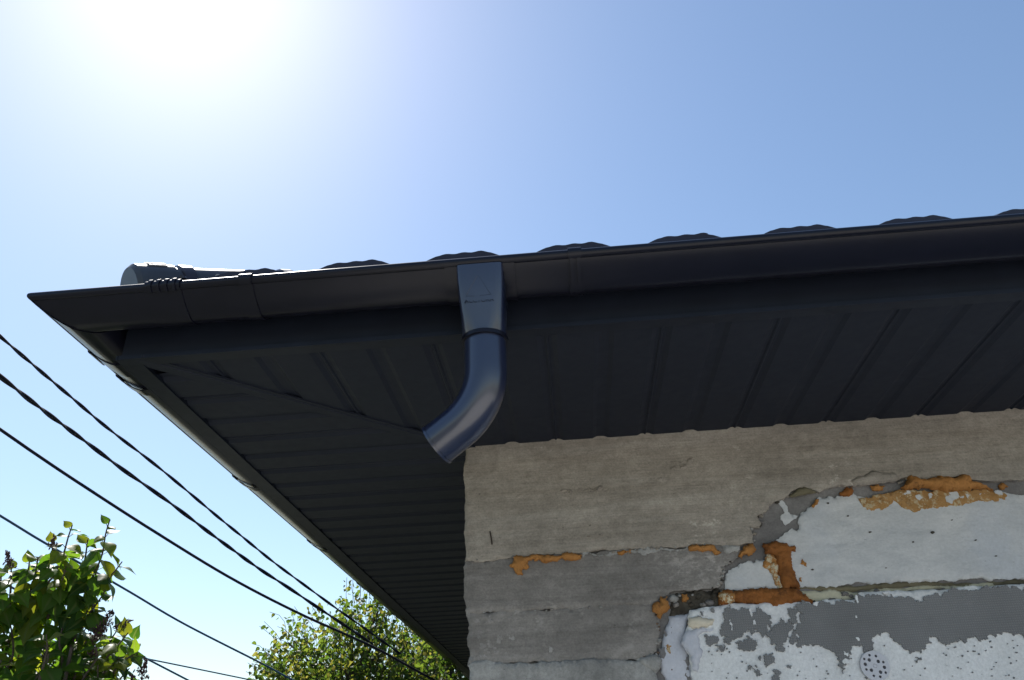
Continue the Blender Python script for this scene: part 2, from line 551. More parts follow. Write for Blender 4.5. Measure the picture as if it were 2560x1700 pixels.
# ------------------------------------------------------------------ the house
ZS = 2.6            # soffit underside
FY, FX = -0.757, -0.800   # fascia planes (front, side)
HX, HY = 8.0, 9.0
house = thing('house', 'unfinished house corner of patched grey concrete under a black metal roof and soffit', 'house')

wall = MB()
wall.box(0.008, HX, 0.020, HY, 0.0, 2.68)
wall = wall.build('wall', 'mortar', house)

R1 = [(1884, 1357), (1883, 1339), (1875, 1318), (1899, 1316), (1903, 1308), (1892, 1289), (1920, 1274), (1924, 1262),
      (1951, 1249), (1970, 1238), (1977, 1229), (2002, 1218), (2033, 1224), (2050, 1230), (2076, 1217), (2130, 1211),
      (2134, 1213), (2190, 1207), (2243, 1200), (2266, 1192), (2319, 1198), (2348, 1190), (2384, 1192), (2415, 1188),
      (2428, 1198), (2458, 1200), (2500, 1200), (2560, 1199)]
def wpt(u, v, y=0.0):
    q = on(u, v, 1, y)
    return (q.x, q.z)
beam = [(0.0, 2.67)] + [wpt(*p) for p in [(1163, 1401), (1280, 1394), (1450, 1384), (1600, 1373), (1760, 1362)] + R1] + [(2.4, 2.45), (HX, 2.45), (HX, 2.67)]
patch('concrete_beam', beam, 0.020, 0.018, 'beam', wall, 0.004, 0.008, 0.05, 0.010, 0.011, 0.0030, (3, 30), world=True)
B1 = [(1163, 1404), (1280, 1397), (1450, 1387), (1600, 1377), (1760, 1366), (1850, 1362), (1846, 1380), (1842, 1397), (1812, 1414), (1800, 1436),
      (1799, 1469), (1775, 1474), (1735, 1478), (1684, 1480), (1668, 1490), (1654, 1495), (1636, 1511), (1400, 1525), (1167, 1537)]
patch('concrete_course', B1, 0.020, 0.014, 'course', wall, 0.004, 0.008, 0.06, 0.010, 0.012, 0.0026, (4, 30))
B2 = [(1167, 1533), (1400, 1521), (1636, 1507), (1642, 1535), (1648, 1550), (1650, 1568), (1646, 1600), (1641, 1630), (1622, 1646), (1600, 1652), (1400, 1658), (1170, 1666)]
patch('concrete_course', B2, 0.020, 0.0115, 'course', wall, 0.004, 0.008, 0.06, 0.010, 0.012, 0.0026, (4, 30))
B3 = [wpt(*p) for p in [(1170, 1664), (1400, 1656), (1600, 1650), (1622, 1645), (1632, 1668), (1645, 1705)]] + [(0.56, 0.9), (0.0, 0.9)]
patch('concrete_course', B3, 0.020, 0.018, 'pale_course', wall, 0.005, 0.010, 0.06, 0.010, 0.012, 0.004, (12, 8), world=True)

random.seed(52)
for k in range(60):
    u = 1190 + abs(random.gauss(0, 75))
    v = random.choice((1470, 1500, 1540, 1570, 1600, 1625)) + random.gauss(0, 16)
    if v > 1650 or u > 1420:
        continue
    s_ = random.uniform(2, 7.5)
    pts = [(u + math.cos(q) * s_ * random.uniform(.5, 1.6), v + math.sin(q) * s_ * random.uniform(.4, 1.2)) for q in np.linspace(0, 6.28, 9)[:-1]]
    patch('lime_bloom', pts, 0.0045, 0.0006, 'bloom', wall, 0.0015, 0.008, 0.34, 0.0025, 0.006, 0.002, (60, 60))
# mortar smears along the joints, broken concrete lips
patch('mortar_smear', [(1455, 1384), (1540, 1377), (1600, 1371), (1720, 1364), (1722, 1372), (1600, 1383), (1500, 1392), (1457, 1395)], 0.002, 0.002, 'pale_course', wall, 0.003, 0.008, 0.14, 0.006, 0.01, 0.002)
patch('mortar_smear', [(1803, 1366), (1830, 1362), (1850, 1366), (1845, 1380), (1820, 1384), (1806, 1378)], 0.004, 0.002, 'pale_course', wall, 0.006, 0.012, 0.12, 0.006, 0.008, 0.003)
patch('mortar_lump', [(2118, 1203), (2160, 1187), (2200, 1180), (2240, 1184), (2252, 1197), (2225, 1205), (2170, 1212), (2135, 1214)], 0.002, 0.0, 'beam', wall, 0.016, 0.02, 0.06, 0.008, 0.008, 0.002)
patch('mortar_lump', [(1972, 1240), (1990, 1224), (2010, 1217), (2030, 1222), (2042, 1232), (2010, 1238), (1980, 1244)], 0.006, 0.0, 'olive', wall, 0.014, 0.015, 0.06, 0.008, 0.007, 0.002)
patch('mortar_lump', [(1590, 1650), (1615, 1640), (1640, 1632), (1655, 1650), (1648, 1675), (1632, 1690), (1615, 1672), (1602, 1662)], 0.008, 0.002, 'pale_course', wall, 0.016, 0.02, 0.10, 0.006, 0.007, 0.004)

# rough chipped spots on the beam face
for sx, sy, ln, th in ((1440, 1226, 60, 11), (1500, 1226, 22, 15), (1690, 1163, 36, 16), (1650, 1200, 30, 9), (1485, 1340, 26, 14), (1725, 1150, 16, 12), (1300, 1238, 18, 5)):
    pts = []
    for k in range(10):
        a = 2 * math.pi * k / 10
        pts.append((sx + math.cos(a) * ln * random.uniform(0.7, 1.1), sy - math.cos(a) * ln * 0.05 + math.sin(a) * th * random.uniform(0.5, 1.1)))
    patch('chipped_spot', pts, 0.0, -0.002, 'beam', wall, 0.004, 0.006, 0.16, 0.004, 0.0045, 0.013, (60, 60), smooth=20)

wire = MB()
a, b2 = on(1225, 1329, 1, -0.006), on(1230, 1361, 1, -0.010)
wire.tube([a + Vector((0, 0.012, 0.002)), a, (a + b2) / 2 + Vector((0.001, 0, 0)), b2], 0.0022, 6)
wire.build('rusty_wire_stub', 'rust', wall)

# white plaster band with its seam below
C = [(1813, 1477), (1811, 1455), (1814, 1438), (1821, 1426), (1844, 1417), (1869, 1403), (1884, 1409), (1890, 1400), (1914, 1400), (1925, 1370), (1941, 1350),
     (1962, 1333), (1979, 1322), (1991, 1329), (1994, 1304), (2000, 1285), (2027, 1268), (2046, 1243), (2055, 1247), (2092, 1241), (2114, 1243),
     (2132, 1234), (2142, 1243), (2170, 1246), (2260, 1238), (2350, 1234), (2450, 1232), (2500, 1230), (2542, 1238), (2560, 1238)]
Cw = [wpt(*p, 0.02) for p in C] + [(2.5, wpt(2560, 1238, 0.02)[1]), (2.5, wpt(2560, 1448, 0.02)[1])] + [wpt(*p, 0.02) for p in [(2560, 1449), (2374, 1455), (2100, 1465), (2000, 1469), (1900, 1474)]]
band = patch('plaster_band', Cw, 0.020, 0.006, 'white', house, 0.004, 0.008, 0.10, 0.004, 0.011, 0.0040, (5, 16), world=True)
patch('plaster_flake', [(1941, 1256), (1953, 1250), (1963, 1262), (1969, 1280), (1984, 1288), (1994, 1290), (1982, 1300), (1964, 1314), (1951, 1300), (1953, 1288), (1961, 1281), (1953, 1268)], 0.020, 0.003, 'white', band, 0.002, 0.006, 0.10, 0.006, 0.01, 0.001)
patch('seam_strip', [(1990, 1470), (2100, 1467), (2374, 1457), (2560, 1451), (2600, 1450), (2600, 1460), (2374, 1466), (2200, 1473), (2100, 1480)], 0.020, 0.001, 'olive', band, 0.004, 0.006, 0.05, 0.008, 0.008, 0.002)
patch('seam_strip', [(2000, 1479), (2100, 1480), (2200, 1473), (2374, 1466), (2600, 1459), (2600, 1467), (2300, 1478), (2150, 1490), (2060, 1510), (2030, 1512)], 0.020, 0.002, 'cream', band, 0.006, 0.010, 0.05, 0.008, 0.008, 0.002)
for k, (sx, sy, s_) in enumerate(((2111, 1486, 9), (2060, 1503, 6), (2085, 1499, 7), (2190, 1478, 8), (2150, 1486, 8), (2128, 1490, 6))):
    pts = [(sx + math.cos(q) * s_ * random.uniform(.7, 1.5), sy + math.sin(q) * s_ * random.uniform(.5, .9)) for q in np.linspace(0, 6.28, 9)[:-1]]
    patch('mortar_crumb', pts, 0.014, 0.002, 'mortar', band, 0.008, 0.008, 0.12, 0.004, 0.005, 0.003)

# lower insulation board with grey mesh adhesive flaking off it
E_ = [(1722, 1529), (1800, 1518), (1888, 1515), (1985, 1509), (2037, 1508), (2137, 1500), (2141, 1486), (2227, 1481), (2400, 1472), (2560, 1464)]
Ew = [wpt(*p, 0.02) for p in E_] + [(2.5, wpt(2560, 1464, 0.02)[1]), (2.5, 0.9), (wpt(1730, 1700, 0.02)[0] + .01, 0.9)] + [wpt(*p, 0.02) for p in [(1729, 1700), (1722, 1640), (1708, 1612), (1712, 1580), (1722, 1560), (1717, 1545)]]
board = patch('insulation_board', Ew, 0.020, 0.022, 'poly', house, 0.006, 0.012, 0.05, 0.007, 0.011, 0.0022, (10, 10), world=True)
YB = -0.0100
def skin(name, px, mat='mesh', t_=0.0030, rough=0.20, y=YB, ml=0.0030, par=None):
    return patch(name, px, y, t_ + random.uniform(-0.0006, 0.0006), mat, par or board, 0.0008, 0.004, rough, ml, 0.02, 0.0)
big = [(1990, 1513), (2037, 1511), (2137, 1504), (2142, 1490), (2227, 1485), (2400, 1476), (2560, 1468), (2640, 1465), (2640, 1592), (2560, 1595), (2506, 1583), (2476, 1586), (2447, 1602),
       (2431, 1592), (2409, 1606), (2398, 1592), (2389, 1603), (2347, 1603), (2333, 1592), (2314, 1614), (2302, 1634), (2288, 1628), (2274, 1634), (2252, 1609),
       (2233, 1603), (2224, 1589), (2191, 1586), (2179, 1603), (2182, 1625), (2160, 1631), (2145, 1614), (2135, 1614), (2129, 1636), (2115, 1659), (2108, 1685),
       (2104, 1670), (2093, 1642), (2079, 1628), (2051, 1617), (2012, 1611), (1992, 1617), (1998, 1590), (1990, 1570), (1999, 1545)]
skin('adhesive_skin', big, rough=0.24)
for G_ in ([(1832, 1520), (1850, 1526), (1870, 1521), (1888, 1530), (1900, 1523), (1918, 1540), (1925, 1548), (1921, 1560), (1918, 1572), (1914, 1586), (1908, 1594), (1880, 1589), (1856, 1592), (1836, 1600), (1815, 1590), (1800, 1583), (1803, 1560), (1810, 1545), (1806, 1533)],
           [(1838, 1606), (1862, 1598), (1890, 1600), (1895, 1613), (1884, 1628), (1865, 1626), (1846, 1616)],
           [(1922, 1580), (1940, 1562), (1953, 1544), (1974, 1558), (1979, 1575), (1966, 1600), (1960, 1620), (1940, 1628), (1926, 1610)],
           [(1968, 1522), (1984, 1516), (1988, 1540), (1984, 1562), (1976, 1548), (1970, 1536)],
           [(1982, 1580), (1992, 1572), (1990, 1600), (1980, 1612), (1974, 1600)],
           [(1914, 1634), (1932, 1632), (1937, 1645), (1926, 1660), (1916, 1670), (1910, 1652)],
           [(1760, 1588), (1778, 1592), (1795, 1590), (1797, 1598), (1782, 1612), (1775, 1616), (1765, 1600)],
           [(1787, 1613), (1810, 1610), (1811, 1627), (1797, 1622)],
           [(1932, 1676), (1945, 1675), (1948, 1692), (1940, 1705), (1930, 1700)],
           [(1970, 1662), (1980, 1664), (1978, 1671), (1970, 1670)], [(1880, 1668), (1895, 1672), (1900, 1690), (1890, 1686)],
           [(1752, 1527), (1760, 1528), (1759, 1540), (1753, 1538)], [(1778, 1520), (1786, 1519), (1786, 1532), (1779, 1530)],
           [(1745, 1540), (1751, 1540), (1750, 1550), (1745, 1548)], [(1808, 1598), (1826, 1605), (1822, 1612), (1810, 1608)],
           [(2165, 1692), (2172, 1690), (2172, 1697), (2165, 1697)], [(2285, 1652), (2302, 1644), (2304, 1650), (2290, 1658)],
           [(1898, 1640), (1903, 1640), (1902, 1652), (1898, 1650)], [(1871, 1665), (1878, 1668), (1876, 1676), (1870, 1674)]):
    skin('adhesive_skin', G_, rough=0.30, ml=0.0025)
random.seed(21)
for k in range(95):
    u, v = random.uniform(1760, 2560), random.uniform(1600, 1698)
    if 2140 < u < 2235 and v > 1625:
        continue
    s_ = random.choice((1.2, 1.5, 1.8, 2.5))
    pts = [(u + math.cos(q) * s_ * random.uniform(.6, 1.3), v + math.sin(q) * s_ * random.uniform(.6, 1.3)) for q in np.linspace(0, 6.28, 7)[:-1]]
    skin('adhesive_speck', pts, rough=0.0, t_=0.0022)
# white remains on the grey skin
for pts in ([(1881, 1552), (1886, 1550), (1890, 1562), (1882, 1563)], [(2137, 1488), (2141, 1488), (2146, 1506), (2143, 1510), (2138, 1500)],
            [(2136, 1540), (2141, 1540), (2142, 1545), (2137, 1545)], [(2138, 1594), (2145, 1594), (2148, 1602), (2142, 1600)], [(2205, 1482), (2222, 1481), (2217, 1486), (2210, 1486)],
            [(2108, 1628), (2120, 1632), (2118, 1642), (2110, 1638)], [(2105, 1652), (2120, 1650), (2122, 1660), (2110, 1661)],
            [(2033, 1507), (2046, 1507), (2041, 1516), (2034, 1514)], [(1822, 1552), (1828, 1550), (1830, 1572), (1833, 1578), (1827, 1576)], [(1874, 1521), (1879, 1521), (1881, 1540), (1877, 1542)]):
    skin('adhesive_flake', pts, 'poly', 0.0055, 0.15)
# crusty cream and bluish filler at the board's left edge
patch('filler_crust', [(1722, 1545), (1740, 1542), (1765, 1545), (1785, 1548), (1782, 1562), (1760, 1567), (1735, 1572), (1720, 1566)], YB, 0.002, 'crust', board, 0.008, 0.012, 0.12, 0.005, 0.007, 0.004, (40, 40))
patch('filler_crust', [(1722, 1575), (1750, 1570), (1785, 1568), (1775, 1580), (1745, 1590), (1750, 1610), (1755, 1640), (1745, 1680), (1730, 1672), (1720, 1630), (1704, 1610), (1706, 1596)], YB, 0.001, 'lav', board, 0.007, 0.015, 0.12, 0.005, 0.008, 0.005, (30, 30))

# narrow smooth filler strip between concrete and board
strip = patch('filler_strip', [(1671, 1542), (1700, 1538), (1720, 1535), (1716, 1560), (1710, 1590), (1716, 1625), (1724, 1650), (1730, 1710), (1668, 1710), (1652, 1680), (1645, 1655), (1644, 1640), (1652, 1625), (1655, 1600), (1662, 1575), (1670, 1558)],
              0.020, 0.006, 'lav', house, 0.008, 0.02, 0.07, 0.006, 0.009, 0.003, (12, 6))
for pts, mt in (([(1675, 1572), (1684, 1560), (1683, 1580), (1688, 1600), (1680, 1612), (1674, 1590)], 'mortar'), ([(1660, 1575), (1666, 1582), (1672, 1600), (1664, 1592)], 'mortar'),
                ([(1665, 1605), (1676, 1600), (1684, 1615), (1680, 1632), (1672, 1640), (1662, 1625)], 'orange_stain'), ([(1693, 1618), (1702, 1625), (1716, 1650), (1712, 1668), (1702, 1645)], 'brown'),
                ([(1646, 1620), (1662, 1618), (1676, 1640), (1665, 1652), (1648, 1642)], 'mortar'), ([(1670, 1648), (1676, 1650), (1690, 1690), (1684, 1700), (1676, 1675)], 'brown'),
                ([(1712, 1645), (1720, 1640), (1728, 1700), (1718, 1702)], 'mortar')):
    patch('filler_stain', pts, 0.010, 0.002, mt, strip, 0.002, 0.005, 0.12, 0.005, 0.007, 0.001)
# ragged dark hollow above the board, with loose stones
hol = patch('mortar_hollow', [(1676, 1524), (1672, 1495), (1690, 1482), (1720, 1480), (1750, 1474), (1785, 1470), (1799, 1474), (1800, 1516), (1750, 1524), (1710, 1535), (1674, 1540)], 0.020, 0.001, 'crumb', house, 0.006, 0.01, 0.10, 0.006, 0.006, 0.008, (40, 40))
for sx, sy, s_, mt in ((1684, 1497, 13, 'pale_course'), (1690, 1512, 9, 'course'), (1774, 1508, 11, 'mortar'), (1745, 1492, 10, 'crumb'), (1785, 1490, 9, 'crumb'), (1727, 1512, 8, 'crumb'), (1757, 1513, 8, 'course')):
    pts = [(sx + math.cos(q) * s_ * random.uniform(.8, 1.2), sy + math.sin(q) * s_ * random.uniform(.7, 1.0)) for q in np.linspace(0, 6.28, 10)[:-1]]
    patch('loose_stone', pts, 0.016, 0.003, mt, hol, 0.012, 0.012, 0.08, 0.005, 0.005, 0.003)
patch('dark_crack', [(1799, 1438), (1806, 1430), (1812, 1428), (1810, 1445), (1812, 1476), (1798, 1474)], 0.020, 0.002, 'mortar', hol, 0.003, 0.006, 0.08, 0.006, 0.008, 0.002)

# foam
FOAM = [
    ([(1273, 1415), (1283, 1394), (1318, 1391), (1355, 1387), (1405, 1385), (1422, 1383), (1455, 1387), (1453, 1396), (1430, 1402), (1397, 1401), (1372, 1406), (1343, 1402), (1320, 1404), (1318, 1423), (1304, 1427), (1308, 1438), (1297, 1437), (1285, 1425)], 'orange', 0.0, 0.008),
    ([(1542, 1380), (1556, 1376), (1577, 1374), (1578, 1383), (1560, 1385), (1544, 1386)], 'orange', 0.0, 0.007),
    ([(1720, 1369), (1733, 1363), (1760, 1365), (1787, 1366), (1804, 1381), (1795, 1387), (1774, 1377), (1750, 1378), (1722, 1377)], 'orange', 0.0, 0.010),
    ([(1861, 1365), (1882, 1360), (1888, 1377), (1869, 1388), (1855, 1399), (1845, 1390), (1855, 1377)], 'orange', 0.010, 0.010),
    ([(1632, 1510), (1649, 1507), (1652, 1491), (1668, 1492), (1675, 1521), (1668, 1531), (1656, 1535), (1651, 1548), (1643, 1535), (1635, 1531)], 'orange', 0.0, 0.009),
    ([(1703, 1488), (1718, 1485), (1722, 1496), (1716, 1506), (1704, 1502)], 'orange', 0.010, 0.010),
    ([(1907, 1358), (1941, 1352), (1968, 1360), (1989, 1369), (1988, 1380), (1977, 1390), (1981, 1415), (1987, 1436), (2000, 1466), (2000, 1474), (1955, 1476), (1948, 1450), (1944, 1420), (1936, 1392), (1916, 1386), (1911, 1371)], 'orange_deep', 0.012, 0.012),
    ([(1916, 1387), (1936, 1391), (1946, 1420), (1951, 1450), (1957, 1475), (1941, 1476), (1932, 1445), (1918, 1422)], 'orange_speck', 0.012, 0.006),
    ([(1797, 1482), (1845, 1476), (1922, 1472), (1990, 1470), (1998, 1477), (2014, 1485), (2031, 1502), (2036, 1531), (2029, 1527), (2018, 1508), (1990, 1508), (1961, 1521), (1944, 1531), (1927, 1525), (1911, 1511), (1860, 1512), (1797, 1514)], 'orange_deep', 0.010, 0.014),
    ([(1796, 1483), (1820, 1480), (1840, 1482), (1838, 1500), (1830, 1512), (1798, 1513)], 'orange_speck', 0.006, 0.014),
    ([(2251, 1220), (2268, 1198), (2285, 1192), (2302, 1199), (2327, 1196), (2352, 1192), (2369, 1194), (2399, 1188), (2420, 1189), (2428, 1206), (2458, 1214), (2481, 1226), (2420, 1229), (2352, 1227), (2279, 1224)], 'orange', 0.006, 0.020),
    ([(2207, 1235), (2240, 1226), (2310, 1225), (2400, 1230), (2500, 1231), (2517, 1240), (2513, 1251), (2458, 1253), (2416, 1262), (2384, 1268), (2352, 1268), (2310, 1274), (2287, 1283), (2264, 1274), (2245, 1259), (2231, 1250), (2222, 1264), (2205, 1276), (2178, 1278), (2157, 1268), (2143, 1245), (2167, 1245)], 'orange_stain', 0.0125, 0.003),
    ([(1997, 1410), (2005, 1398), (2016, 1408), (2017, 1418), (2008, 1412)], 'orange', 0.011, 0.006),
    ([(1998, 1446), (2005, 1445), (2004, 1455), (1999, 1453)], 'orange', 0.011, 0.004),
    ([(2030, 1262), (2038, 1250), (2046, 1248), (2042, 1262), (2032, 1271)], 'orange', 0.012, 0.005),
    ([(2174, 1215), (2195, 1212), (2212, 1216), (2205, 1227), (2185, 1228)], 'orange', 0.016, 0.008),
    ([(2098, 1232), (2112, 1222), (2131, 1216), (2131, 1232), (2118, 1242), (2100, 1240)], 'orange_deep', 0.016, 0.009),
    ([(2497, 1212), (2508, 1208), (2520, 1218), (2510, 1224), (2498, 1222)], 'orange', 0.016, 0.008)]
for pts, mt, y, bl in FOAM:
    patch('foam_patch', pts, y, 0.003, mt, wall, bl, 0.016, 0.16, 0.003, 0.0042, 0.0030, (45, 45), lump=0.0075 if bl > 0.004 else 0.0015)
for pts in ([(2258, 1236), (2266, 1226), (2276, 1228), (2276, 1236), (2264, 1241)], [(2286, 1242), (2298, 1237), (2306, 1246), (2296, 1252)],
            [(2362, 1245), (2372, 1232), (2392, 1229), (2396, 1245), (2382, 1252), (2380, 1260), (2366, 1256)], [(2397, 1242), (2408, 1240), (2406, 1246)], [(2412, 1235), (2424, 1238), (2420, 1247)],
            [(2447, 1236), (2462, 1234), (2452, 1241)], [(2484, 1229), (2503, 1228), (2506, 1238), (2492, 1235)], [(2320, 1235), (2327, 1232), (2328, 1245), (2322, 1247)]):
    patch('plaster_flake', pts, 0.008, 0.003, 'white', band, 0.001, 0.004, 0.15, 0.004, 0.01, 0.0)

# crumbs and broken bits along the ragged edges
random.seed(33)
def crumbs(line, n, y, mats, smin, smax, spread):
    for k in range(n):
        i = random.randrange(len(line) - 1)
        f_ = random.random()
        u = line[i][0] + (line[i + 1][0] - line[i][0]) * f_ + random.gauss(0, spread)
        v = line[i][1] + (line[i + 1][1] - line[i][1]) * f_ + random.gauss(0, spread)
        s_ = random.uniform(smin, smax)
        pts = [(u + math.cos(q) * s_ * random.uniform(.6, 1.5), v + math.sin(q) * s_ * random.uniform(.5, 1.0)) for q in np.linspace(0, 6.28, 8)[:-1]]
        patch('mortar_crumb', pts, y, 0.002, random.choice(mats), wall, s_ * 0.0013, 0.006, 0.14, 0.004, 0.004, 0.004, (60, 60), smooth=25)
crumbs(R1, 46, 0.012, ('beam', 'beam', 'mortar', 'pale_course', 'crumb'), 2.0, 6.5, 4)
crumbs([(1163, 1403), (1450, 1386), (1760, 1364)], 26, 0.001, ('pale_course', 'course', 'beam'), 2.0, 5.0, 3)
crumbs([(1846, 1380), (1812, 1414), (1800, 1436), (1799, 1469), (1735, 1478), (1654, 1495)], 22, 0.008, ('pale_course', 'course', 'crumb'), 2.5, 6.5, 4)
crumbs([(1642, 1535), (1650, 1568), (1641, 1630), (1600, 1652)], 16, 0.008, ('pale_course', 'course', 'brown'), 2.5, 6.0, 4)
crumbs([(1722, 1529), (1985, 1510), (2137, 1500), (2227, 1481), (2560, 1464)], 26, 0.004, ('poly', 'mortar', 'crumb', 'poly'), 1.8, 4.5, 2)
crumbs([(1168, 1535), (1400, 1523), (1636, 1509)], 10, 0.004, ('pale_course', 'course'), 2.0, 4.5, 3)

for u, v, s_ in ((2331, 1331, 4), (2031, 1424, 3), (2175, 1330, 3), (2283, 1355, 2.5), (2120, 1290, 2.5), (2440, 1350, 2.5), (2070, 1258, 3), (2215, 1420, 2), (2490, 1390, 2.5), (2380, 1300, 2)):
    pts = [(u + math.cos(q) * s_ * random.uniform(.7, 1.6), v + math.sin(q) * s_ * random.uniform(.4, .9)) for q in np.linspace(0, 6.28, 8)[:-1]]
    patch('dark_fleck', pts, 0.008, 0.001, 'crumb', band, 0.002, 0.004, 0.1, 0.004, 0.004, 0.001)

# insulation fixing disc with punched holes
dc = on(2187, 1665, 1, YB - 0.004)
rad = 0.0395
circ = [(dc.x + rad * math.cos(a), dc.z + rad * math.sin(a)) for a in np.linspace(0, 2 * math.pi, 49)[:-1]]
hs = []
for hx_, hy_, hr in ((1002, 573, 11), (1055, 583, 12), (950, 602, 11), (990, 612, 15), (1063, 627, 15), (1104, 635, 11), (948, 645, 15), (1103, 677, 15),
                     (947, 687, 11), (987, 695, 15), (1060, 713, 15), (1102, 720, 11), (996, 740, 11), (1048, 750, 12)):
    k_ = 0.0395 / 122
    hs.append([(dc.x + (hx_ - 1027) * k_ + hr * k_ * math.cos(q), dc.z - (hy_ - 662) * k_ + hr * k_ * math.sin(q)) for q in np.linspace(0, 2 * math.pi, 13)[:-1]])
hs.append([(dc.x + 0.0055 * math.cos(q), dc.z + 0.0055 * math.sin(q)) for q in np.linspace(0, 2 * math.pi, 17)[:-1]])
under = patch('fixing_bed', [(dc.x + rad * 0.985 * math.cos(a), dc.z + rad * 0.985 * math.sin(a)) for a in np.linspace(0, 2 * math.pi, 33)[:-1]], YB, 0.0026, 'hole', board, 0, 0.01, 0, world=True)
disc = patch('fixing_disc', circ, YB - 0.0030, 0.0040, 'plastic', board, 0.0008, 0.004, 0, step=0.02, holes=hs, world=True)
pin = patch('fixing_pin', [(dc.x + 0.0047 * math.cos(q), dc.z + 0.0047 * math.sin(q)) for q in np.linspace(0, 2 * math.pi, 17)[:-1]], YB - 0.0028, 0.0038, 'plastic', board, 0.0006, 0.002, 0, world=True)

# ------------------------------------------------------------------ soffit
PAN = 0.298
def profile(s0, s1, joint):
    """cross profile (s, dz) from groove joint to joint, grooves 12 mm deep"""
    return None
def groove_pts(c, tooth):
    p = [(c - 0.026, 0.0), (c - 0.013, 0.009), (c - 0.006, 0.0100)]
    if tooth:
        p += [(c - 0.0045, 0.0125), (c - 0.004, 0.003), (c + 0.003, 0.003), (c + 0.0035, 0.0125)]
    p += [(c + 0.006, 0.0100), (c + 0.013, 0.009), (c + 0.026, 0.0)]
    return p
def panel(side, s0):
    """one soffit panel: [edge groove half .. mid groove .. edge groove half] starting at cross position s0"""
    m_ = s0 + PAN / 2
    pts = [(s0, 0.0045), (s0 + 0.002, 0.0045), (s0 + 0.005, 0.0098), (s0 + 0.007, 0.0100), (s0 + 0.013, 0.009), (s0 + 0.026, 0.0)]
    pts += groove_pts(m_, False)
    e = s0 + PAN
    pts += [(e - 0.026, 0.0), (e - 0.013, 0.009), (e - 0.007, 0.0100), (e - 0.005, 0.0098), (e - 0.002, 0.0045), (e, 0.0045)]
    lim = FY + 0.002 if side == 'front' else FY + 0.002
    pts = [p for p in pts if p[0] > lim]
    if s0 < 0 < e:
        pts.append((0.0, 0.0))
        pts.sort()
        i = [k for k, p in enumerate(pts) if p[0] == 0.0][0]
        a_, c_ = pts[i - 1], pts[i + 1]
        f_ = (0 - a_[0]) / (c_[0] - a_[0])
        pts[i] = (0.0, a_[1] + f_ * (c_[1] - a_[1]))
    return pts
sb = MB()
sb.box(FX + 0.01, HX + 0.7, FY + 0.01, 0.05, ZS + 0.016, ZS + 0.03)
sb.box(FX + 0.01, 0.05, 0.051, HY + 0.7, ZS + 0.016, ZS + 0.03)
soffit = sb.build('soffit', 'soffit', house)
def soffit_panel(side, s0, shared=None):
    pts = panel(side, s0)
    if len(pts) < 2:
        return None
    V, F = [], []
    for s_, dz in pts:
        e1 = min(0.03, s_) if s_ < 0 else 0.03
        e0 = (FY if side == 'front' else FX) + 0.004
        z = ZS + dz * (0.7 if side == 'front' else 1.0)
        V += [(s_, e0, z), (s_, e1, z)] if side == 'front' else [(e0, s_, z), (e1, s_, z)]
    for k in range(len(pts) - 1):
        q = (2 * k, 2 * k + 2, 2 * k + 3, 2 * k + 1)
        F.append(q[::-1] if side == 'front' else q)
    return mk('soffit_panel', V, F, 'soffit', soffit)
s_ = 0.904 - 6 * PAN
first = None
while s_ < HX + 0.5:
    if s_ > 0.05 and first:
        link('soffit_panel', first[0].data, soffit, (s_ - first[1], 0, 0))
    else:
        o = soffit_panel('front', s_)
        if s_ > 0.05:
            first = (o, s_)
    s_ += PAN
s_ = -0.4913 - 2 * PAN
first = None
while s_ < HY + 0.4:
    if s_ > 0.05 and first:
        link('soffit_panel', first[0].data, soffit, (0, s_ - first[1], 0))
    else:
        o = soffit_panel('side', s_)
        if o and s_ > 0.05:
            first = (o, s_)
    s_ += PAN
# mitre cover strip along the diagonal, perimeter trims
mt = MB()
dg = Vector((-1, -1, 0)).normalized()
nn = Vector((1, -1, 0)).normalized()
p0, p1 = Vector((0.02, 0.02, 0)), Vector((FX + 0.045, FY + 0.005, 0))
hw = 0.026
rings = []
for p in (p0, p1):
    rings.append([p + nn * s + Vector((0, 0, ZS + z)) for s, z in ((-hw, 0.002), (-hw, -0.004), (-hw * 0.45, -0.004), (-hw * 0.4, -0.0065), (hw * 0.4, -0.0065), (hw * 0.45, -0.004), (hw, -0.004), (hw, 0.002))])
mt.sweep(rings)
mt.build('mitre_trim', 'soffit', soffit)
tr = MB()
tr.box(FX - 0.003, HX + 0.7, FY - 0.003, FY + 0.030, ZS - 0.006, ZS + 0.010)
tr.build('edge_trim', 'fascia', soffit)
tr = MB()
tr.box(FX - 0.003, FX + 0.047, FY + 0.0305, HY + 0.7, ZS - 0.006, ZS + 0.010)
tr.build('edge_trim', 'fascia', soffit)
# wall-side notched trim is the panels themselves running into the concrete

# fascia boards
fb = MB()
fb.box(FX, HX + 0.7, FY, FY + 0.012, ZS + 0.0101, ZS + 0.20)
fb.box(FX - 0.002, HX + 0.7, FY - 0.009, FY - 0.0035, ZS - 0.006, ZS + 0.006)
fb.build('fascia', 'fascia', house)
fb = MB()
fb.box(FX, FX + 0.012, FY + 0.0125, HY + 0.7, ZS + 0.0101, ZS + 0.20)
fb.box(FX - 0.009, FX - 0.0035, FY - 0.009, HY + 0.7, ZS - 0.006, ZS + 0.006)
fb.build('fascia', 'fascia', house)

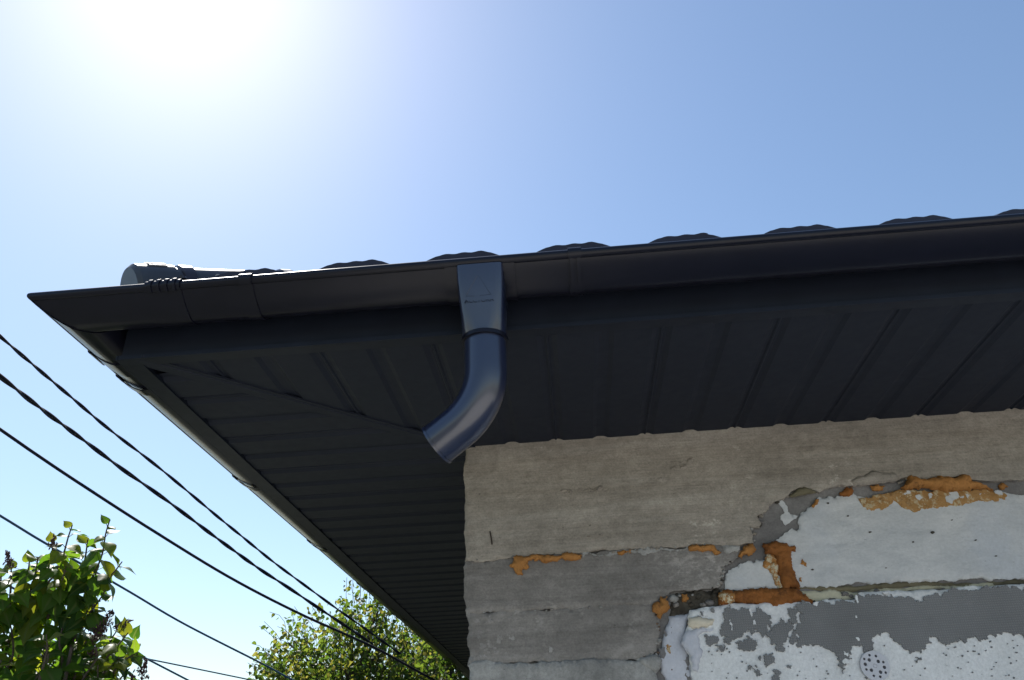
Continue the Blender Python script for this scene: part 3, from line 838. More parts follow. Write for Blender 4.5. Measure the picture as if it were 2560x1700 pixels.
# ------------------------------------------------------------------ roof
TA = math.tan(math.radians(28))
EY, EX = -0.872, -0.905        # eave lines (front, side)
ZE = 2.7385                     # trough height at the eave
WP = 0.2775                    # wave pitch
W0 = 0.115                     # a crest centre
def wave(x):
    t_ = ((x - W0) / WP + 0.5) % 1.0 - 0.5         # -0.5..0.5, crest at 0
    def sm(a, b3, v):
        v = min(1, max(0, (v - a) / (b3 - a)))
        return v * v * (3 - 2 * v)
    h = (0.3 * sm(-0.50, -0.22, t_) + 0.7 * sm(-0.45, -0.17, t_)) * (1 - 0.35 * sm(0.18, 0.50, t_) - 0.65 * sm(0.15, 0.42, t_))
    h *= 1 + 0.22 * (t_ + 0.0)
    rip = 0.055 * math.cos(2 * math.pi * t_ / 0.155) * (1 if abs(t_) < 0.235 else 0) * max(0, h - 0.6) / 0.4
    return 0.0275 * (h + rip) * sm(-0.64, -0.57, x)
def slope_z(dist):
    stp = 0.35
    return ZE + dist * TA - 0.012 * ((dist / stp) % 1.0)
roof_b = MB()
TOPX = HX / 2
def corner(x, y, dz=-0.03):
    d = min(x - EX, HX + 0.905 - x, y - EY, HY + 0.872 - y)
    return (x, y, ZE + d * TA + dz)
ry = EY + (TOPX - EX)
roof_b.V = [corner(EX, EY), corner(HX + .905, EY), corner(HX + .905, HY + .872), corner(EX, HY + .872), corner(TOPX, ry), corner(TOPX, HY + .872 - (TOPX - EX))]
roof_b.F = [(0, 1, 4), (1, 2, 5, 4), (2, 3, 5), (3, 0, 4, 5)]
roof = roof_b.build('roof', 'roof', house)
def roof_sheet(side, s0, s1, zoff):
    """a formed sheet between cross positions s0..s1, running up to the hip"""
    E0, EC = (EY, EX) if side == 'front' else (EX, EY)
    far = (TOPX - EX)
    n = max(2, int((s1 - s0) / WP * 34))
    rows = [0.0, 0.004] + [k * 0.35 + q for k in range(0, 15) for q in ((0.02, 0.17, 0.345) if k == 0 else (0.0, 0.17, 0.345))]
    V, F = [], []
    for i in range(n + 1):
        s = s0 + (s1 - s0) * i / n
        lim = max(0.0, min(far, s - EC))
        lim = min(lim, max(0.0, (HX + 0.905 - s) if side == 'front' else (HY + 0.872 - s)))
        for d in rows:
            dd = min(d, lim)
            z = slope_z(dd) + wave(s) + zoff
            V.append((s, E0 + dd, z) if side == 'front' else (E0 + dd, s, z))
        # turned-down lip at the eave
        z = slope_z(0) + wave(s) + zoff
        V.append((s, E0 + 0.001, ZE - 0.03) if side == 'front' else (E0 + 0.001, s, ZE - 0.03))
    m_ = len(rows) + 1
    for i in range(n):
        for k in range(len(rows) - 1):
            a = i * m_ + k
            F.append((a, a + m_, a + m_ + 1, a + 1))
        a, l_ = i * m_, i * m_ + m_ - 1
        F.append((a, l_, l_ + m_, a + m_))
    o = mk('roof_sheet', V, F, 'roof', roof)
    auto_smooth(o, 40)
    return o
x = EX + 0.002
k = 0
cuts = [x, W0 + WP * 1.60, W0 + WP * 1.60 + 4 * WP]
while cuts[-1] < HX + 0.5:
    cuts.append(cuts[-1] + 4 * WP)
cuts = [c for c in cuts if c < HX + 0.9] + [HX + 0.905]
# put the visible lap just right of the crest near the photo's seam
cuts[1] = W0 + WP * 2.155
for i in range(2, len(cuts) - 1):
    cuts[i] = cuts[1] + 4 * WP * (i - 1)
cuts = [c for c in cuts[:-1] if c < HX + 0.7] + [HX + 0.905]
for i in range(len(cuts) - 1):
    roof_sheet('front', cuts[i], min(cuts[i + 1] + 0.012, HX + 0.905), 0.0025 * (1 if i % 2 == 0 else 0))
yy = [EY + 0.002]
while yy[-1] < HY + 0.6:
    yy.append(yy[-1] + 4 * WP)
yy[-1] = HY + 0.872
for i in range(len(yy) - 1):
    roof_sheet('side', yy[i], yy[i + 1], 0.0025 * (i % 2))

# hip cap
hd = Vector((1, 1, TA)).normalized()
hs_ = Vector((1, -1, 0)).normalized()
hu = hd.cross(hs_) * -1
if hu.z < 0:
    hu = -hu
HB = Vector((EX, EY, ZE)) + Vector((0.105, 0.105, 0.105 * TA))
def capring(p, r, lift=0.012, flange=0.035, base=-0.01):
    pts = [p + hs_ * (-r - flange) + hu * (base), p + hs_ * (-r) + hu * (base + 0.004)]
    for k in range(13):
        a = math.pi - math.pi * k / 12
        ca, sa = math.cos(a), math.sin(a)
        pts.append(p + hs_ * (r * ca) + hu * (lift + r * sa * 0.95))
    pts += [p + hs_ * r + hu * (base + 0.004), p + hs_ * (r + flange) + hu * base]
    return pts
CR = 0.070
hc = MB()
for k in range(5):
    a0, a1 = 0.055 + k * 0.95, 0.055 + (k + 1) * 0.95 + 0.03
    hc.sweep([capring(HB + hd * a0, CR + 0.003), capring(HB + hd * (a0 + 0.03), CR + 0.003), capring(HB + hd * (a0 + 0.034), CR), capring(HB + hd * a1, CR - 0.002)], closed=False)
cap = hc.build('hip_cap', 'cap', roof, 30)
# top rib and rolled joints
rb = MB()
for a0, a1 in ((0.12, 0.60), (0.66, 2.2)):
    pass
for a0 in (0.115, 0.43):
    rb = MB()
    rb.sweep([capring(HB + hd * (a0 + dz), CR + rr, flange=0.0) for dz, rr in ((0, 0.0), (0.004, 0.007), (0.036, 0.007), (0.04, 0.0))], closed=False)
    rb.build('hip_cap_band', 'roof', roof, 30)
# rounded end plate
ep = MB()
def endring(p, r, ex):
    return [q for q in capring(p, r, flange=0.0)]
r1 = capring(HB + hd * 0.10, CR + 0.007, flange=0.0)
r2 = capring(HB + hd * 0.0, CR + 0.007, flange=0.0)
r3 = capring(HB + hd * -0.012, CR - 0.002, flange=0.0, lift=0.010)
ep.sweep([r3, r2, r1], closed=False)
i = len(ep.V)
ep.V += [tuple(q) for q in r3]
ep.F.append(tuple(range(i, i + len(r3))))
ep = ep.build('hip_cap_end', 'cap', roof, 30)
vg = MB()
for k in range(4):
    a = math.radians(62 - k * 0)
    p = HB + hd * (0.03 + 0.0 * k)
    for side_ in (1,):
        ang = math.radians(40 + k * 9)
        c_ = p + hs_ * ((CR + 0.009) * math.cos(ang)) + hu * (0.012 + (CR + 0.009) * math.sin(ang) * 0.95)
        vg.tube([c_, c_ + hd * 0.05], 0.0022, 6)
vg.build('vent_rib', 'screw', roof)
sc_ = MB()
p = HB + hd * 0.20 + hs_ * (CR + 0.022) + hu * 0.004
sc_.tube([p, p + hu * 0.006], 0.013, 12)
sc_.tube([p + hu * 0.006, p + hu * 0.016], 0.0065, 6)
sc_.build('screw', 'screw', roof)
p = HB + hd * 0.10 + hs_ * (CR + 0.02) + hu * 0.004
sc_ = MB()
sc_.tube([p, p + hu * 0.006], 0.010, 12)
sc_.tube([p + hu * 0.006, p + hu * 0.012], 0.0055, 6)
sc_.build('screw', 'roof', roof)

# ------------------------------------------------------------------ gutters
GR = 0.066
GZ = 2.698
GYC, GXC = -0.848, -0.880      # trough centre lines (front, side)
BR = 0.0115
WF, WB, DP = 0.080, 0.060, 0.052     # front reach, back reach and depth of the section
def curve(a, r):
    """trough outline, a in degrees from the back rim (0) over the bottom to the front rim (180); the front is flatter"""
    q = math.radians(a)
    c_, s_ = math.cos(q), math.sin(q)
    e = r - GR
    if a <= 90:
        return (-(WB + e) * c_, -(DP + e) * s_)
    return ((WF + e) * abs(c_) ** 1.55, -(DP + e) * abs(s_) ** 1.55)
def trough_profile(r=GR, th=0.0022):
    """(outward offset, height) closed section: half round with a front bead and a back lip"""
    e = r - GR
    out = [(-WB - e, 0.022), (-WB - e, 0.0)]
    for k in range(1, 24):
        out.append(curve(180 * k / 24, r))
    out.append((WF + e, 0.0))
    inn = [curve(180 * k / 24, r - th) for k in range(24, -1, -1)]
    return out + inn + [(-WB - e + th, 0.022)]
def bead_profile(rr=BR):
    return [(WF - 0.004 + rr * math.cos(2 * math.pi * k / 14), 0.002 + rr * math.sin(2 * math.pi * k / 14)) for k in range(14)]
def fpt(x, o, h):
    return (x, GYC - o, GZ + h)
def spt(y, o, h):
    return (GXC - o, y, GZ + h)
def cpt(o, h):
    return (GXC - o, GYC - o, GZ + h)
front_g = thing('rain_gutter', 'black half round rain gutter along the front eave with the funnel outlet', 'gutter', (0.6, GYC, GZ), 'roof gutters')
side_g = thing('rain_gutter', 'black half round rain gutter along the receding left eave above the cables', 'gutter', (GXC, 3.0, GZ), 'roof gutters')
JX, JY = -0.60, -0.585
def gut(par, name, prof, ringfn):
    g_ = MB()
    g_.sweep(ringfn(prof))
    return g_.build(name, 'gutter', par, 30)
# straight lengths
fr_x = [JX, 0.5, 2.0, 4.0, HX + 0.7]
gut(front_g, 'trough', trough_profile(), lambda P: [[fpt(x, o, h) for o, h in P] for x in fr_x])
gut(front_g, 'rim_bead', bead_profile(), lambda P: [[fpt(x, o, h) for o, h in P] for x in fr_x])
sd_y = [JY, 0.5, 2.0, 5.0, HY + 0.6]
gut(side_g, 'trough', trough_profile(), lambda P: [[spt(y, o, h) for o, h in P] for y in sd_y])
gut(side_g, 'rim_bead', bead_profile(), lambda P: [[spt(y, o, h) for o, h in P] for y in sd_y])
# mitred corner piece
gut(front_g, 'gutter_corner', trough_profile(GR + 0.001), lambda P: [[fpt(JX - 0.002, o, h) for o, h in P], [cpt(o, h) for o, h in P], [spt(JY - 0.002, o, h) for o, h in P]])
gut(front_g, 'corner_bead', bead_profile(), lambda P: [[fpt(JX - 0.002, o, h) for o, h in P], [cpt(o, h) for o, h in P], [spt(JY - 0.002, o, h) for o, h in P]])
seamw = MB()
sp_ = trough_profile(GR + 0.0032, 0.002)
nb = Vector((1, 1, 0)).normalized() * 0.004
seamw.sweep([[Vector(cpt(o, h)) + nb * s for o, h in sp_] for s in (-1, 1)])
seamw.build('corner_seam', 'gutter', front_g, 30)

def strap_profile(r, th, a0=0.0, a1=180.0):
    out = [curve(a, r) for a in np.linspace(a0, a1, 25)]
    inn = [curve(a, r - th) for a in np.linspace(a1, a0, 25)]
    return out + inn
def hook_profile():
    rr = BR + 0.0045
    cx_ = WF - 0.004
    out = [(cx_ + rr * math.cos(math.radians(a)), 0.002 + rr * math.sin(math.radians(a))) for a in np.linspace(-80, 150, 14)]
    inn = [(cx_ + (rr - 0.0022) * math.cos(math.radians(a)), 0.002 + (rr - 0.0022) * math.sin(math.radians(a))) for a in np.linspace(150, -80, 14)]
    return out + inn
def bracket(par, fn, s, wd, name='bracket', th=0.004, ribs=0):
    b_ = MB()
    for P in (strap_profile(GR + th, 0.0035), hook_profile()):
        b_.sweep([[fn(q, o, h) for o, h in P] for q in (s - wd / 2, s + wd / 2)])
    # arm from the back of the trough to the fascia
    gap = (FY - GYC) if par is front_g else (FX - GXC)
    arm = [(-WB - 0.001, 0.024), (-gap + 0.002, 0.05), (-gap + 0.002, 0.02), (-WB - 0.001, -0.01)]
    b_.sweep([[fn(q, o, h) for o, h in arm] for q in (s - wd / 2, s + wd / 2)])
    for k in range(ribs):
        q = s - wd / 2 + wd * (k + 0.7) / (ribs + 0.4)
        P = [(o, h) for o, h in hook_profile()]
        cx_ = WF - 0.004
        P = [(cx_ + (o - cx_) * 1.22, 0.002 + (h - 0.002) * 1.22) for o, h in P]
        b_.sweep([[fn(q + dq, o, h) for o, h in P] for dq in (-0.004, 0.004)])
    return b_.build(name, 'gutter', par, 30)
bracket(front_g, fpt, -0.621, 0.088, 'connector', 0.0032, 4)
for x in (-0.414, 0.391, 2.1, 3.2, 4.4, 5.6, 6.8):
    bracket(front_g, fpt, x, 0.032 if x < 1 else 0.03)
# folded latch under the clip at the joint
lt = MB()
for sx in (-0.008, 0.008):
    lt.sweep([[fpt(0.391 + sx + q, o, h) for o, h in strap_profile(GR + 0.0100, 0.0035, 118, 160)] for q in (-0.004, 0.004)])
lt.build('latch', 'gutter', front_g, 30)
bracket(side_g, spt, -0.62, 0.07, 'connector', 0.0045, 0)
for y in (-0.49, 0.38, 1.32, 2.28, 3.25, 4.2, 5.2, 6.2, 7.2, 8.2, 9.2):
    bracket(side_g, spt, y, 0.034, th=0.010)

# funnel outlet
FXC = 0.161
def rrect(cx_, cy_, hx, hy, e, n=28):
    P = []
    for k in range(n):
        a = 2 * math.pi * (k + 0.5) / n
        c_, s_ = math.cos(a), math.sin(a)
        P.append((cx_ + hx * math.copysign(abs(c_) ** e, c_), cy_ + hy * math.copysign(abs(s_) ** e, s_)))
    return P
out = MB()
secs = [(GZ - 0.010, 0.0565, -0.934, -0.792, 0.16), (GZ - 0.05, 0.0560, -0.931, -0.792, 0.20), (GZ - 0.085, 0.0545, -0.926, -0.795, 0.26), (GZ - 0.13, 0.0525, -0.920, -0.800, 0.40),
        (GZ - 0.168, 0.0515, -0.9145, -0.807, 0.62), (GZ - 0.186, 0.0515, -0.9135, -0.8105, 0.95)]
out.sweep([[(x, y, z) for x, y in rrect(FXC + 0.003 * k / 5, (ya + yb) / 2, hx, (yb - ya) / 2, e)] for k, (z, hx, ya, yb, e) in enumerate(secs)], cap=False)
outlet = out.build('outlet_funnel', 'pipe', front_g, 28)
sd = MB()
sd.sweep([[fpt(q, o, h) for o, h in strap_profile(GR + 0.004, 0.003, 0, 165)] for q in (FXC - 0.084, FXC + 0.084)])
sd.build('outlet_saddle', 'gutter', outlet, 30)
rg = MB()
PXC, PYC = FXC + 0.003, -0.862
zt = GZ - 0.186
for (ra, za, rb_, zb) in ((0.0555, zt - 0.004, 0.0555, zt + 0.006),):
    n = 32
    rings = []
    for r_, z_ in ((0.0515, zb), (ra, zb), (ra, za), (0.0490, za)):
        rings.append([(PXC + r_ * math.cos(2 * math.pi * k / n), PYC + r_ * math.sin(2 * math.pi * k / n), z_) for k in range(n)])
    rg.sweep(rings, cap=False)
rg.build('outlet_rim', 'gutter', outlet, 30)
# embossed maker's mark: a triangle over a line of small capitals
em = MB()
def fface(x, z):
    """a point just in front of the funnel's front face"""
    ks = [(s[0], s[2]) for s in secs]
    y = np.interp(z, [q[0] for q in ks[::-1]], [q[1] for q in ks[::-1]])
    return Vector((FXC + x, y - 0.0004, z))
def pxf(u, v):
    q = on(u, v, 1, -0.928)
    return fface(q.x - FXC, q.z)
for a, b2 in (((1193, 692), (1166, 735)), ((1198, 692), (1226, 733)), ((1164, 738), (1185, 738)), ((1200, 737), (1228, 733))):
    em.tube([pxf(*a), pxf(*b2)], 0.00055, 5)
em.build('embossed_mark', 'pipe', outlet)
cu = bpy.data.curves.new('embossed_lettering', 'FONT')
cu.body = 'ACCTORA'
cu.size = 0.0145
cu.align_x = 'CENTER'
cu.extrude = 0.0006
tmp = bpy.data.objects.new('tmp', cu)
COL.objects.link(tmp)
bpy.context.view_layer.update()
me = bpy.data.meshes.new_from_object(tmp.evaluated_get(bpy.context.evaluated_depsgraph_get()))
bpy.data.objects.remove(tmp)
c0 = pxf(1197, 752)
me.transform(Matrix.Translation(c0 - ORG[front_g.name]) @ Matrix.Rotation(math.radians(86), 4, 'X'))
me.materials.append(M['gutter'])
link('embossed_lettering', me, outlet)

# ------------------------------------------------------------------ downpipe elbow
pipe = thing('downpipe', 'short glossy black downpipe elbow bent left beneath the funnel outlet', 'downpipe', (PXC, PYC, zt))
PR = 0.0495
hdir = Vector((-0.954, 0.30, 0)).normalized()
BRD, BANG = 0.148, math.radians(60)
path = [Vector((PXC, PYC, zt + 0.02)), Vector((PXC, PYC, zt - 0.02)), Vector((PXC, PYC, zt - 0.080))]
pb = path[-1].copy()
for k in range(1, 15):
    a = BANG * k / 14
    path.append(pb + Vector((0, 0, -1)) * (BRD * math.sin(a)) + hdir * (BRD * (1 - math.cos(a))))
dend = Vector((0, 0, -1)) * math.cos(BANG) + hdir * math.sin(BANG)
path.append(path[-1] + dend * 0.03)
path.append(path[-2] + dend * 0.06)
side_n = hdir.cross(Vector((0, 0, 1))).normalized()
def pring(p, d, r, n=40):
    e = d.cross(side_n).normalized()
    return [p + side_n * (r * math.cos(2 * math.pi * k / n)) + e * (r * math.sin(2 * math.pi * k / n)) for k in range(n)]
el = MB()
rings, dirs = [], []
for k, p in enumerate(path):
    d = (path[min(k + 1, len(path) - 1)] - path[max(k - 1, 0)]).normalized()
    dirs.append(d)
    rings.append(pring(p, d, PR))
inner = [pring(p, d, PR - 0.0018) for p, d in zip(path, dirs)][::-1]
el.sweep(rings + inner, cap=False)
elbow = el.build('elbow', 'pipe', pipe, 40)
sm_ = MB()
sm_.tube([p - d.cross(side_n).normalized() * 0 + side_n * (PR + 0.0001) for p, d in zip(path[2:], dirs[2:])], 0.0012, 6)
sm_.build('seam', 'pipe', pipe, 40)
rm = MB()
rm.sweep([pring(path[-1] - dend * 0.006, dend, PR), pring(path[-1] - dend * 0.006, dend, PR + 0.0022), pring(path[-1], dend, PR + 0.0022), pring(path[-1], dend, PR - 0.0018)], cap=False)
rm.build('end_rim', 'pipe', pipe, 40)

# ------------------------------------------------------------------ overhead cables
def spline(P, step=0.03):
    P = [P[0] * 2 - P[1]] + P + [P[-1] * 2 - P[-2]]
    out_ = []
    for i in range(1, len(P) - 2):
        a, b3, c_, d = P[i - 1:i + 3]
        n = max(2, int((c_ - b3).length / step))
        for k in range(n):
            t_ = k / n
            out_.append(0.5 * (2 * b3 + (c_ - a) * t_ + (2 * a - 5 * b3 + 4 * c_ - d) * t_ ** 2 + (3 * b3 - a - 3 * c_ + d) * t_ ** 3))
    out_.append(P[-2])
    return out_
def cable_path(px, d0, d1, ext0=1.5, ext1=0.0):
    """distance grows from d0 to d1 along the run"""
    n = len(px)
    L = [0]
    for i in range(1, n):
        L.append(L[-1] + math.dist(px[i], px[i - 1]))
    P = [at(u, v, d0 + (d1 - d0) * l / L[-1]) for (u, v), l in zip(px, L)]
    a = (P[0] - P[1]).normalized()
    P = [P[0] + a * ext0] + P
    if ext1:
        b3 = (P[-1] - P[-2]).normalized()
        P.append(P[-1] + b3 * ext1)
    return spline(P)
def cable(label, px, d0, d1, rad, mat, twist=None, ext1=0.0):
    P = cable_path(px, d0, d1, 1.5, ext1)
    t_ = thing('overhead_cable', label, 'cable', P[0], 'overhead cables left of the roof')
    if not twist:
        m_ = MB()
        m_.tube(P[::3] + [P[-1]], rad, 7)
        m_.build('strand', mat, t_, 50)
        return t_
    for ph in (0, math.pi):
        m_ = MB()
        Q, s_ = [], 0.0
        for i, p in enumerate(P):
            d = (P[min(i + 1, len(P) - 1)] - P[max(i - 1, 0)]).normalized()
            if i:
                s_ += (P[i] - P[i - 1]).length
            x_ = (Vector((0, 0, 1)) - d * d.z).normalized()
            y_ = d.cross(x_)
            a = 2 * math.pi * s_ / twist + ph + 0.7 * math.sin(s_ * 3.1)
            wob = noise.noise(Vector((s_ * 2.0, ph * 0, 4.0))) * 0.004
            Q.append(p + (x_ * math.cos(a) + y_ * math.sin(a)) * rad * 0.95 + x_ * wob)
        m_.tube(Q, rad, 6)
        m_.build('strand', mat, t_, 50)
    return t_
cable('twisted pair of black cables running highest, nearest the gutter', [(0, 841), (81, 910), (190, 1004), (258, 1061), (353, 1134), (461, 1222), (671, 1395), (801, 1492), (906, 1567)], 5.0, 7.4, 0.0058, 'cable', 0.46, 0.5)
cable('thicker twisted pair of black cables, second below the gutter', [(0, 941), (136, 1047), (251, 1132), (451, 1277), (618, 1401), (723, 1471), (822, 1537)], 4.9, 7.4, 0.0073, 'cable', 0.56, 0.6)
cable('single smooth black cable crossing in front of the yellow green tree', [(0, 1073), (85, 1132), (200, 1209), (388, 1330), (577, 1445), (749, 1534), (932, 1617), (1084, 1700)], 5.0, 6.4, 0.0090, 'cable', None, 2.5)
cable('thin blue cable passing behind the heart-leaved shrub top', [(0, 1289), (110, 1356), (318, 1476), (461, 1560), (655, 1659), (735, 1702)], 5.4, 7.0, 0.0072, 'blue_cable', None, 2.5)
cable('short thin blue cable steepest from the shrub to the bottom edge', [(150, 1532), (260, 1590), (367, 1647), (471, 1701)], 5.6, 6.2, 0.0062, 'blue_cable', None, 2.5)
cable('thinnest pale cable nearly level across the bottom left', [(150, 1606), (260, 1627), (367, 1647), (520, 1678), (632, 1701)], 6.2, 7.6, 0.0056, 'blue_thin', None, 3.0)

# ------------------------------------------------------------------ foliage
def leaf_mesh(prof, fold, bend, twist=0.0, wave_=0.0, skew=0.0):
    """unit-length leaf, base at 0, tip at +Y, normal +Z: vertices, faces, midrib weight"""
    V, F, RB = [], [], []
    for t_, w_ in prof:
        z = -bend * t_ * t_
        tw = twist * t_
        cx_ = skew * t_ * (1 - t_)
        for sx, rb_ in ((-1, 0.0), (-0.5, 0.55), (0, 1.0), (0.5, 0.55), (1, 0.0)):
            x = sx * w_
            zz = fold * abs(x) - 0.5 * abs(fold) * abs(sx) * abs(x) + wave_ * w_ * abs(sx) * math.sin(9 * t_ + sx * 1.3)
            V.append((cx_ + x * math.cos(tw) - zz * math.sin(tw), t_, z + zz * math.cos(tw) + x * math.sin(tw)))
            RB.append(rb_)
    for k in range(len(prof) - 1):
        for q in range(4):
            a = 5 * k + q
            F.append((a, a + 1, a + 6, a + 5))
    return V, F, RB
HEART = [(-0.04, 0.10), (0.0, 0.24), (0.10, 0.36), (0.24, 0.40), (0.42, 0.36), (0.60, 0.25), (0.78, 0.12), (0.90, 0.045), (1.0, 0.002)]
OVATE = [(0.0, 0.01), (0.14, 0.24), (0.32, 0.36), (0.55, 0.30), (0.8, 0.12), (1.0, 0.005)]
def orient(d, n):
    d = d.normalized()
    x = d.cross(n)
    if x.length < 1e-4:
        x = d.cross(Vector((1, 0.2, 0)))
    x.normalize()
    z = x.cross(d)
    return Matrix((x, d, z)).transposed().to_4x4()
def rv():
    return Vector((random.gauss(0, 1), random.gauss(0, 1), random.gauss(0, 1)))
class Leaves:
    def __init__(s):
        s.items = []
    def add(s, p, d, n, size, kind=0):
        s.items.append((Vector(p), d, n, size, kind))
    def make(s, shapes, mat, parent, rank, limit=300, part='leaf', rest='foliage'):
        it = sorted(s.items, key=rank)
        og = ORG[parent.name]
        ms = [mesh(part, V, F, mat, True, None, RB) for V, F, RB in shapes]
        for p, d, n, size, k in it[:limit]:
            o = link(part, ms[k % len(ms)], parent)
            o.matrix_local = Matrix.Translation(p - og) @ orient(d, n) @ Matrix.Scale(size, 4)
        AV, AF, AR, AB, b0 = [], [], [], [], 0
        arr = [np.array(sh[0]) for sh in shapes]
        for p, d, n, size, k in it[limit:]:
            k %= len(ms)
            mtx = np.array((Matrix.Translation(p - og) @ orient(d, n) @ Matrix.Scale(size, 4)))
            V = arr[k] @ mtx[:3, :3].T + mtx[:3, 3]
            AV.append(V)
            AF += [tuple(i + b0 for i in f) for f in shapes[k][1]]
            AR += [random.random()] * len(V)
            AB += shapes[k][2]
            b0 += len(V)
        if AV:
            o = link(rest, mesh(rest, np.concatenate(AV).tolist(), AF, mat, True, AR, AB), parent)
            o['kind'] = 'stuff'
def in_view(p):
    d = p - CAM
    z = d.dot(fw)
    u, v = CX + FPX * d.dot(RT) / z, CY - FPX * d.dot(UP) / z
    return u, v

# lilac shrub at the lower left
random.seed(11)
base = at(120, 1700, 3.5)
lil = thing('lilac_shrub', 'backlit shrub with heart-shaped green leaves and dark dry seed heads, lower left', 'shrub', (base.x - 0.15, base.y + 0.1, 0))
r5 = lambda x, y: (x * 700 / 2361, 1250 + y * 700 / 2361)
LL = Leaves()
def shoot(pts, r_tip=0.0022, r_base=0.006, first=0.02, gap=0.042, smin=0.030, smax=0.086, skip=0.0, droop=0.75, dens=1.0):
    P = spline(pts, 0.012)                       # tip first
    m_ = MB()
    n = len(P)
    m_.tube(P, [r_tip + (r_base - r_tip) * k / (n - 1) for k in range(n)], 6)
    m_.build('stem', 'bark', lil, 50)
    acc, nxt, node = 0.0, first, 0
    for k in range(1, n):
        acc += (P[k] - P[k - 1]).length
        if acc >= nxt:
            d = (P[k - 1] - P[k]).normalized()
            a = d.cross(Vector((0.2, 1, 0.1))).normalized()
            b3 = d.cross(a)
            ang0 = node * math.pi / 2 + random.uniform(-0.5, 0.5)
            for s_ in (0, 1):
                if random.random() < skip:
                    continue
                ang = ang0 + math.pi * s_
                o_ = a * math.cos(ang) + b3 * math.sin(ang)
                f_ = min(1, acc / 0.14)
                size = (smin + (smax - smin) * f_) * random.uniform(0.8, 1.12)
                pet = (o_ * 0.8 + d * 0.6).normalized() * (0.012 + 0.012 * f_)
                q = P[k] + pet
                ld = (o_ * random.uniform(0.55, 0.9) + d * (0.55 - 0.5 * f_) + Vector((0, 0, -droop * f_ * random.uniform(0.5, 1.2)))).normalized()
                nn_ = (d * 0.9 + Vector((0, 0, 0.5)) + rv() * 0.35)
                LL.add(q, ld, nn_, size, random.randrange(5))
                pm.tube([P[k], P[k] + pet * 0.6, q], 0.0011, 4)
            node += 1
            nxt += gap * random.uniform(0.8, 1.25) / dens
pm = MB()
def shoot_px(L, d0=3.4, dd=0.12, **kw):
    n = len(L)
    shoot([at(*r5(x, y), d0 + dd * i / (n - 1)) for i, (x, y) in enumerate(L)], **kw)
shoot_px([(925, 170), (890, 290), (868, 430), (838, 525), (778, 655), (690, 850), (600, 950), (380, 1160), (200, 1500)], 3.30, 0.2, gap=0.032)
shoot_px([(610, 210), (575, 315), (530, 470), (450, 640), (370, 740), (320, 870), (240, 1200)], 3.35, 0.15, gap=0.033)
shoot_px([(450, 330), (438, 440), (392, 630), (345, 780), (300, 950)], 3.5, 0.1, gap=0.04, smin=0.05)
shoot_px([(95, 560), (92, 700), (80, 900), (60, 1100)], 3.4, 0.1, gap=0.04, smin=0.05)
shoot_px([(1030, 520), (960, 610), (880, 690), (790, 770), (690, 850)], 3.32, 0.1, gap=0.036, smin=0.055)
shoot_px([(250, 500), (235, 620), (190, 800), (150, 1000)], 3.45, 0.1, gap=0.04, smin=0.05)
shoot_px([(760, 900), (700, 1000), (620, 1150), (560, 1400)], 3.38, 0.1, gap=0.045, smin=0.05)
shoot_px([(1080, 1120), (1000, 1220), (900, 1330), (780, 1500)], 3.30, 0.1, gap=0.036, smin=0.055)
shoot_px([(1160, 1290), (1080, 1330), (980, 1420), (880, 1600)], 3.34, 0.1, gap=0.036, smin=0.06)
shoot_px([(900, 1000), (850, 1110), (780, 1250), (700, 1450)], 3.42, 0.1, gap=0.05, smin=0.05, skip=0.3)
shoot_px([(-20, 560), (-40, 800), (-60, 1100)], 3.4, 0.1, gap=0.04, smin=0.05)
shoot_px([(740, 330), (720, 480), (690, 620), (650, 760), (600, 950)], 3.4, 0.1, gap=0.036, smin=0.045)
shoot_px([(320, 480), (300, 620), (260, 760), (220, 950)], 3.42, 0.1, gap=0.036, smin=0.05)
shoot_px([(560, 560), (520, 680), (470, 800), (400, 1000)], 3.36, 0.1, gap=0.034, smin=0.06)
shoot_px([(10, 640), (0, 780), (-20, 1000)], 3.4, 0.1, gap=0.036, smin=0.05)
for L in ([(890, 760), (840, 840), (760, 950), (660, 1120)], [(800, 880), (740, 980), (650, 1120), (560, 1300)], [(1000, 1080), (930, 1180), (830, 1300), (720, 1480)],
          [(1130, 1180), (1040, 1240), (940, 1330), (820, 1480)], [(1010, 1330), (930, 1400), (840, 1500), (760, 1640)], [(1090, 1420), (1020, 1500), (930, 1600), (860, 1700)],
          [(940, 1180), (860, 1260), (760, 1380), (660, 1560)], [(870, 1420), (800, 1500), (700, 1620)], [(640, 620), (600, 740), (540, 880)], [(420, 560), (390, 690), (330, 840)]):
    shoot_px(L, random.uniform(3.28, 3.5), 0.1, gap=0.040, smin=0.055, first=0.012)
for k in range(42):
    x, y = random.uniform(-260, 900), random.uniform(880, 1650)
    lim = 640 if x < 500 else 640 + (x - 500) * 0.75
    if y < lim + 80:
        y = lim + random.uniform(80, 300)
    d0 = random.uniform(3.15, 3.85)
    L = [(x, y), (x - 20 + random.uniform(-60, 60), y + 130), (x - 60 + random.uniform(-90, 90), y + 330), (x - 110, y + 560)]
    shoot_px(L, d0, 0.05, gap=0.05, smin=0.045, first=0.015)
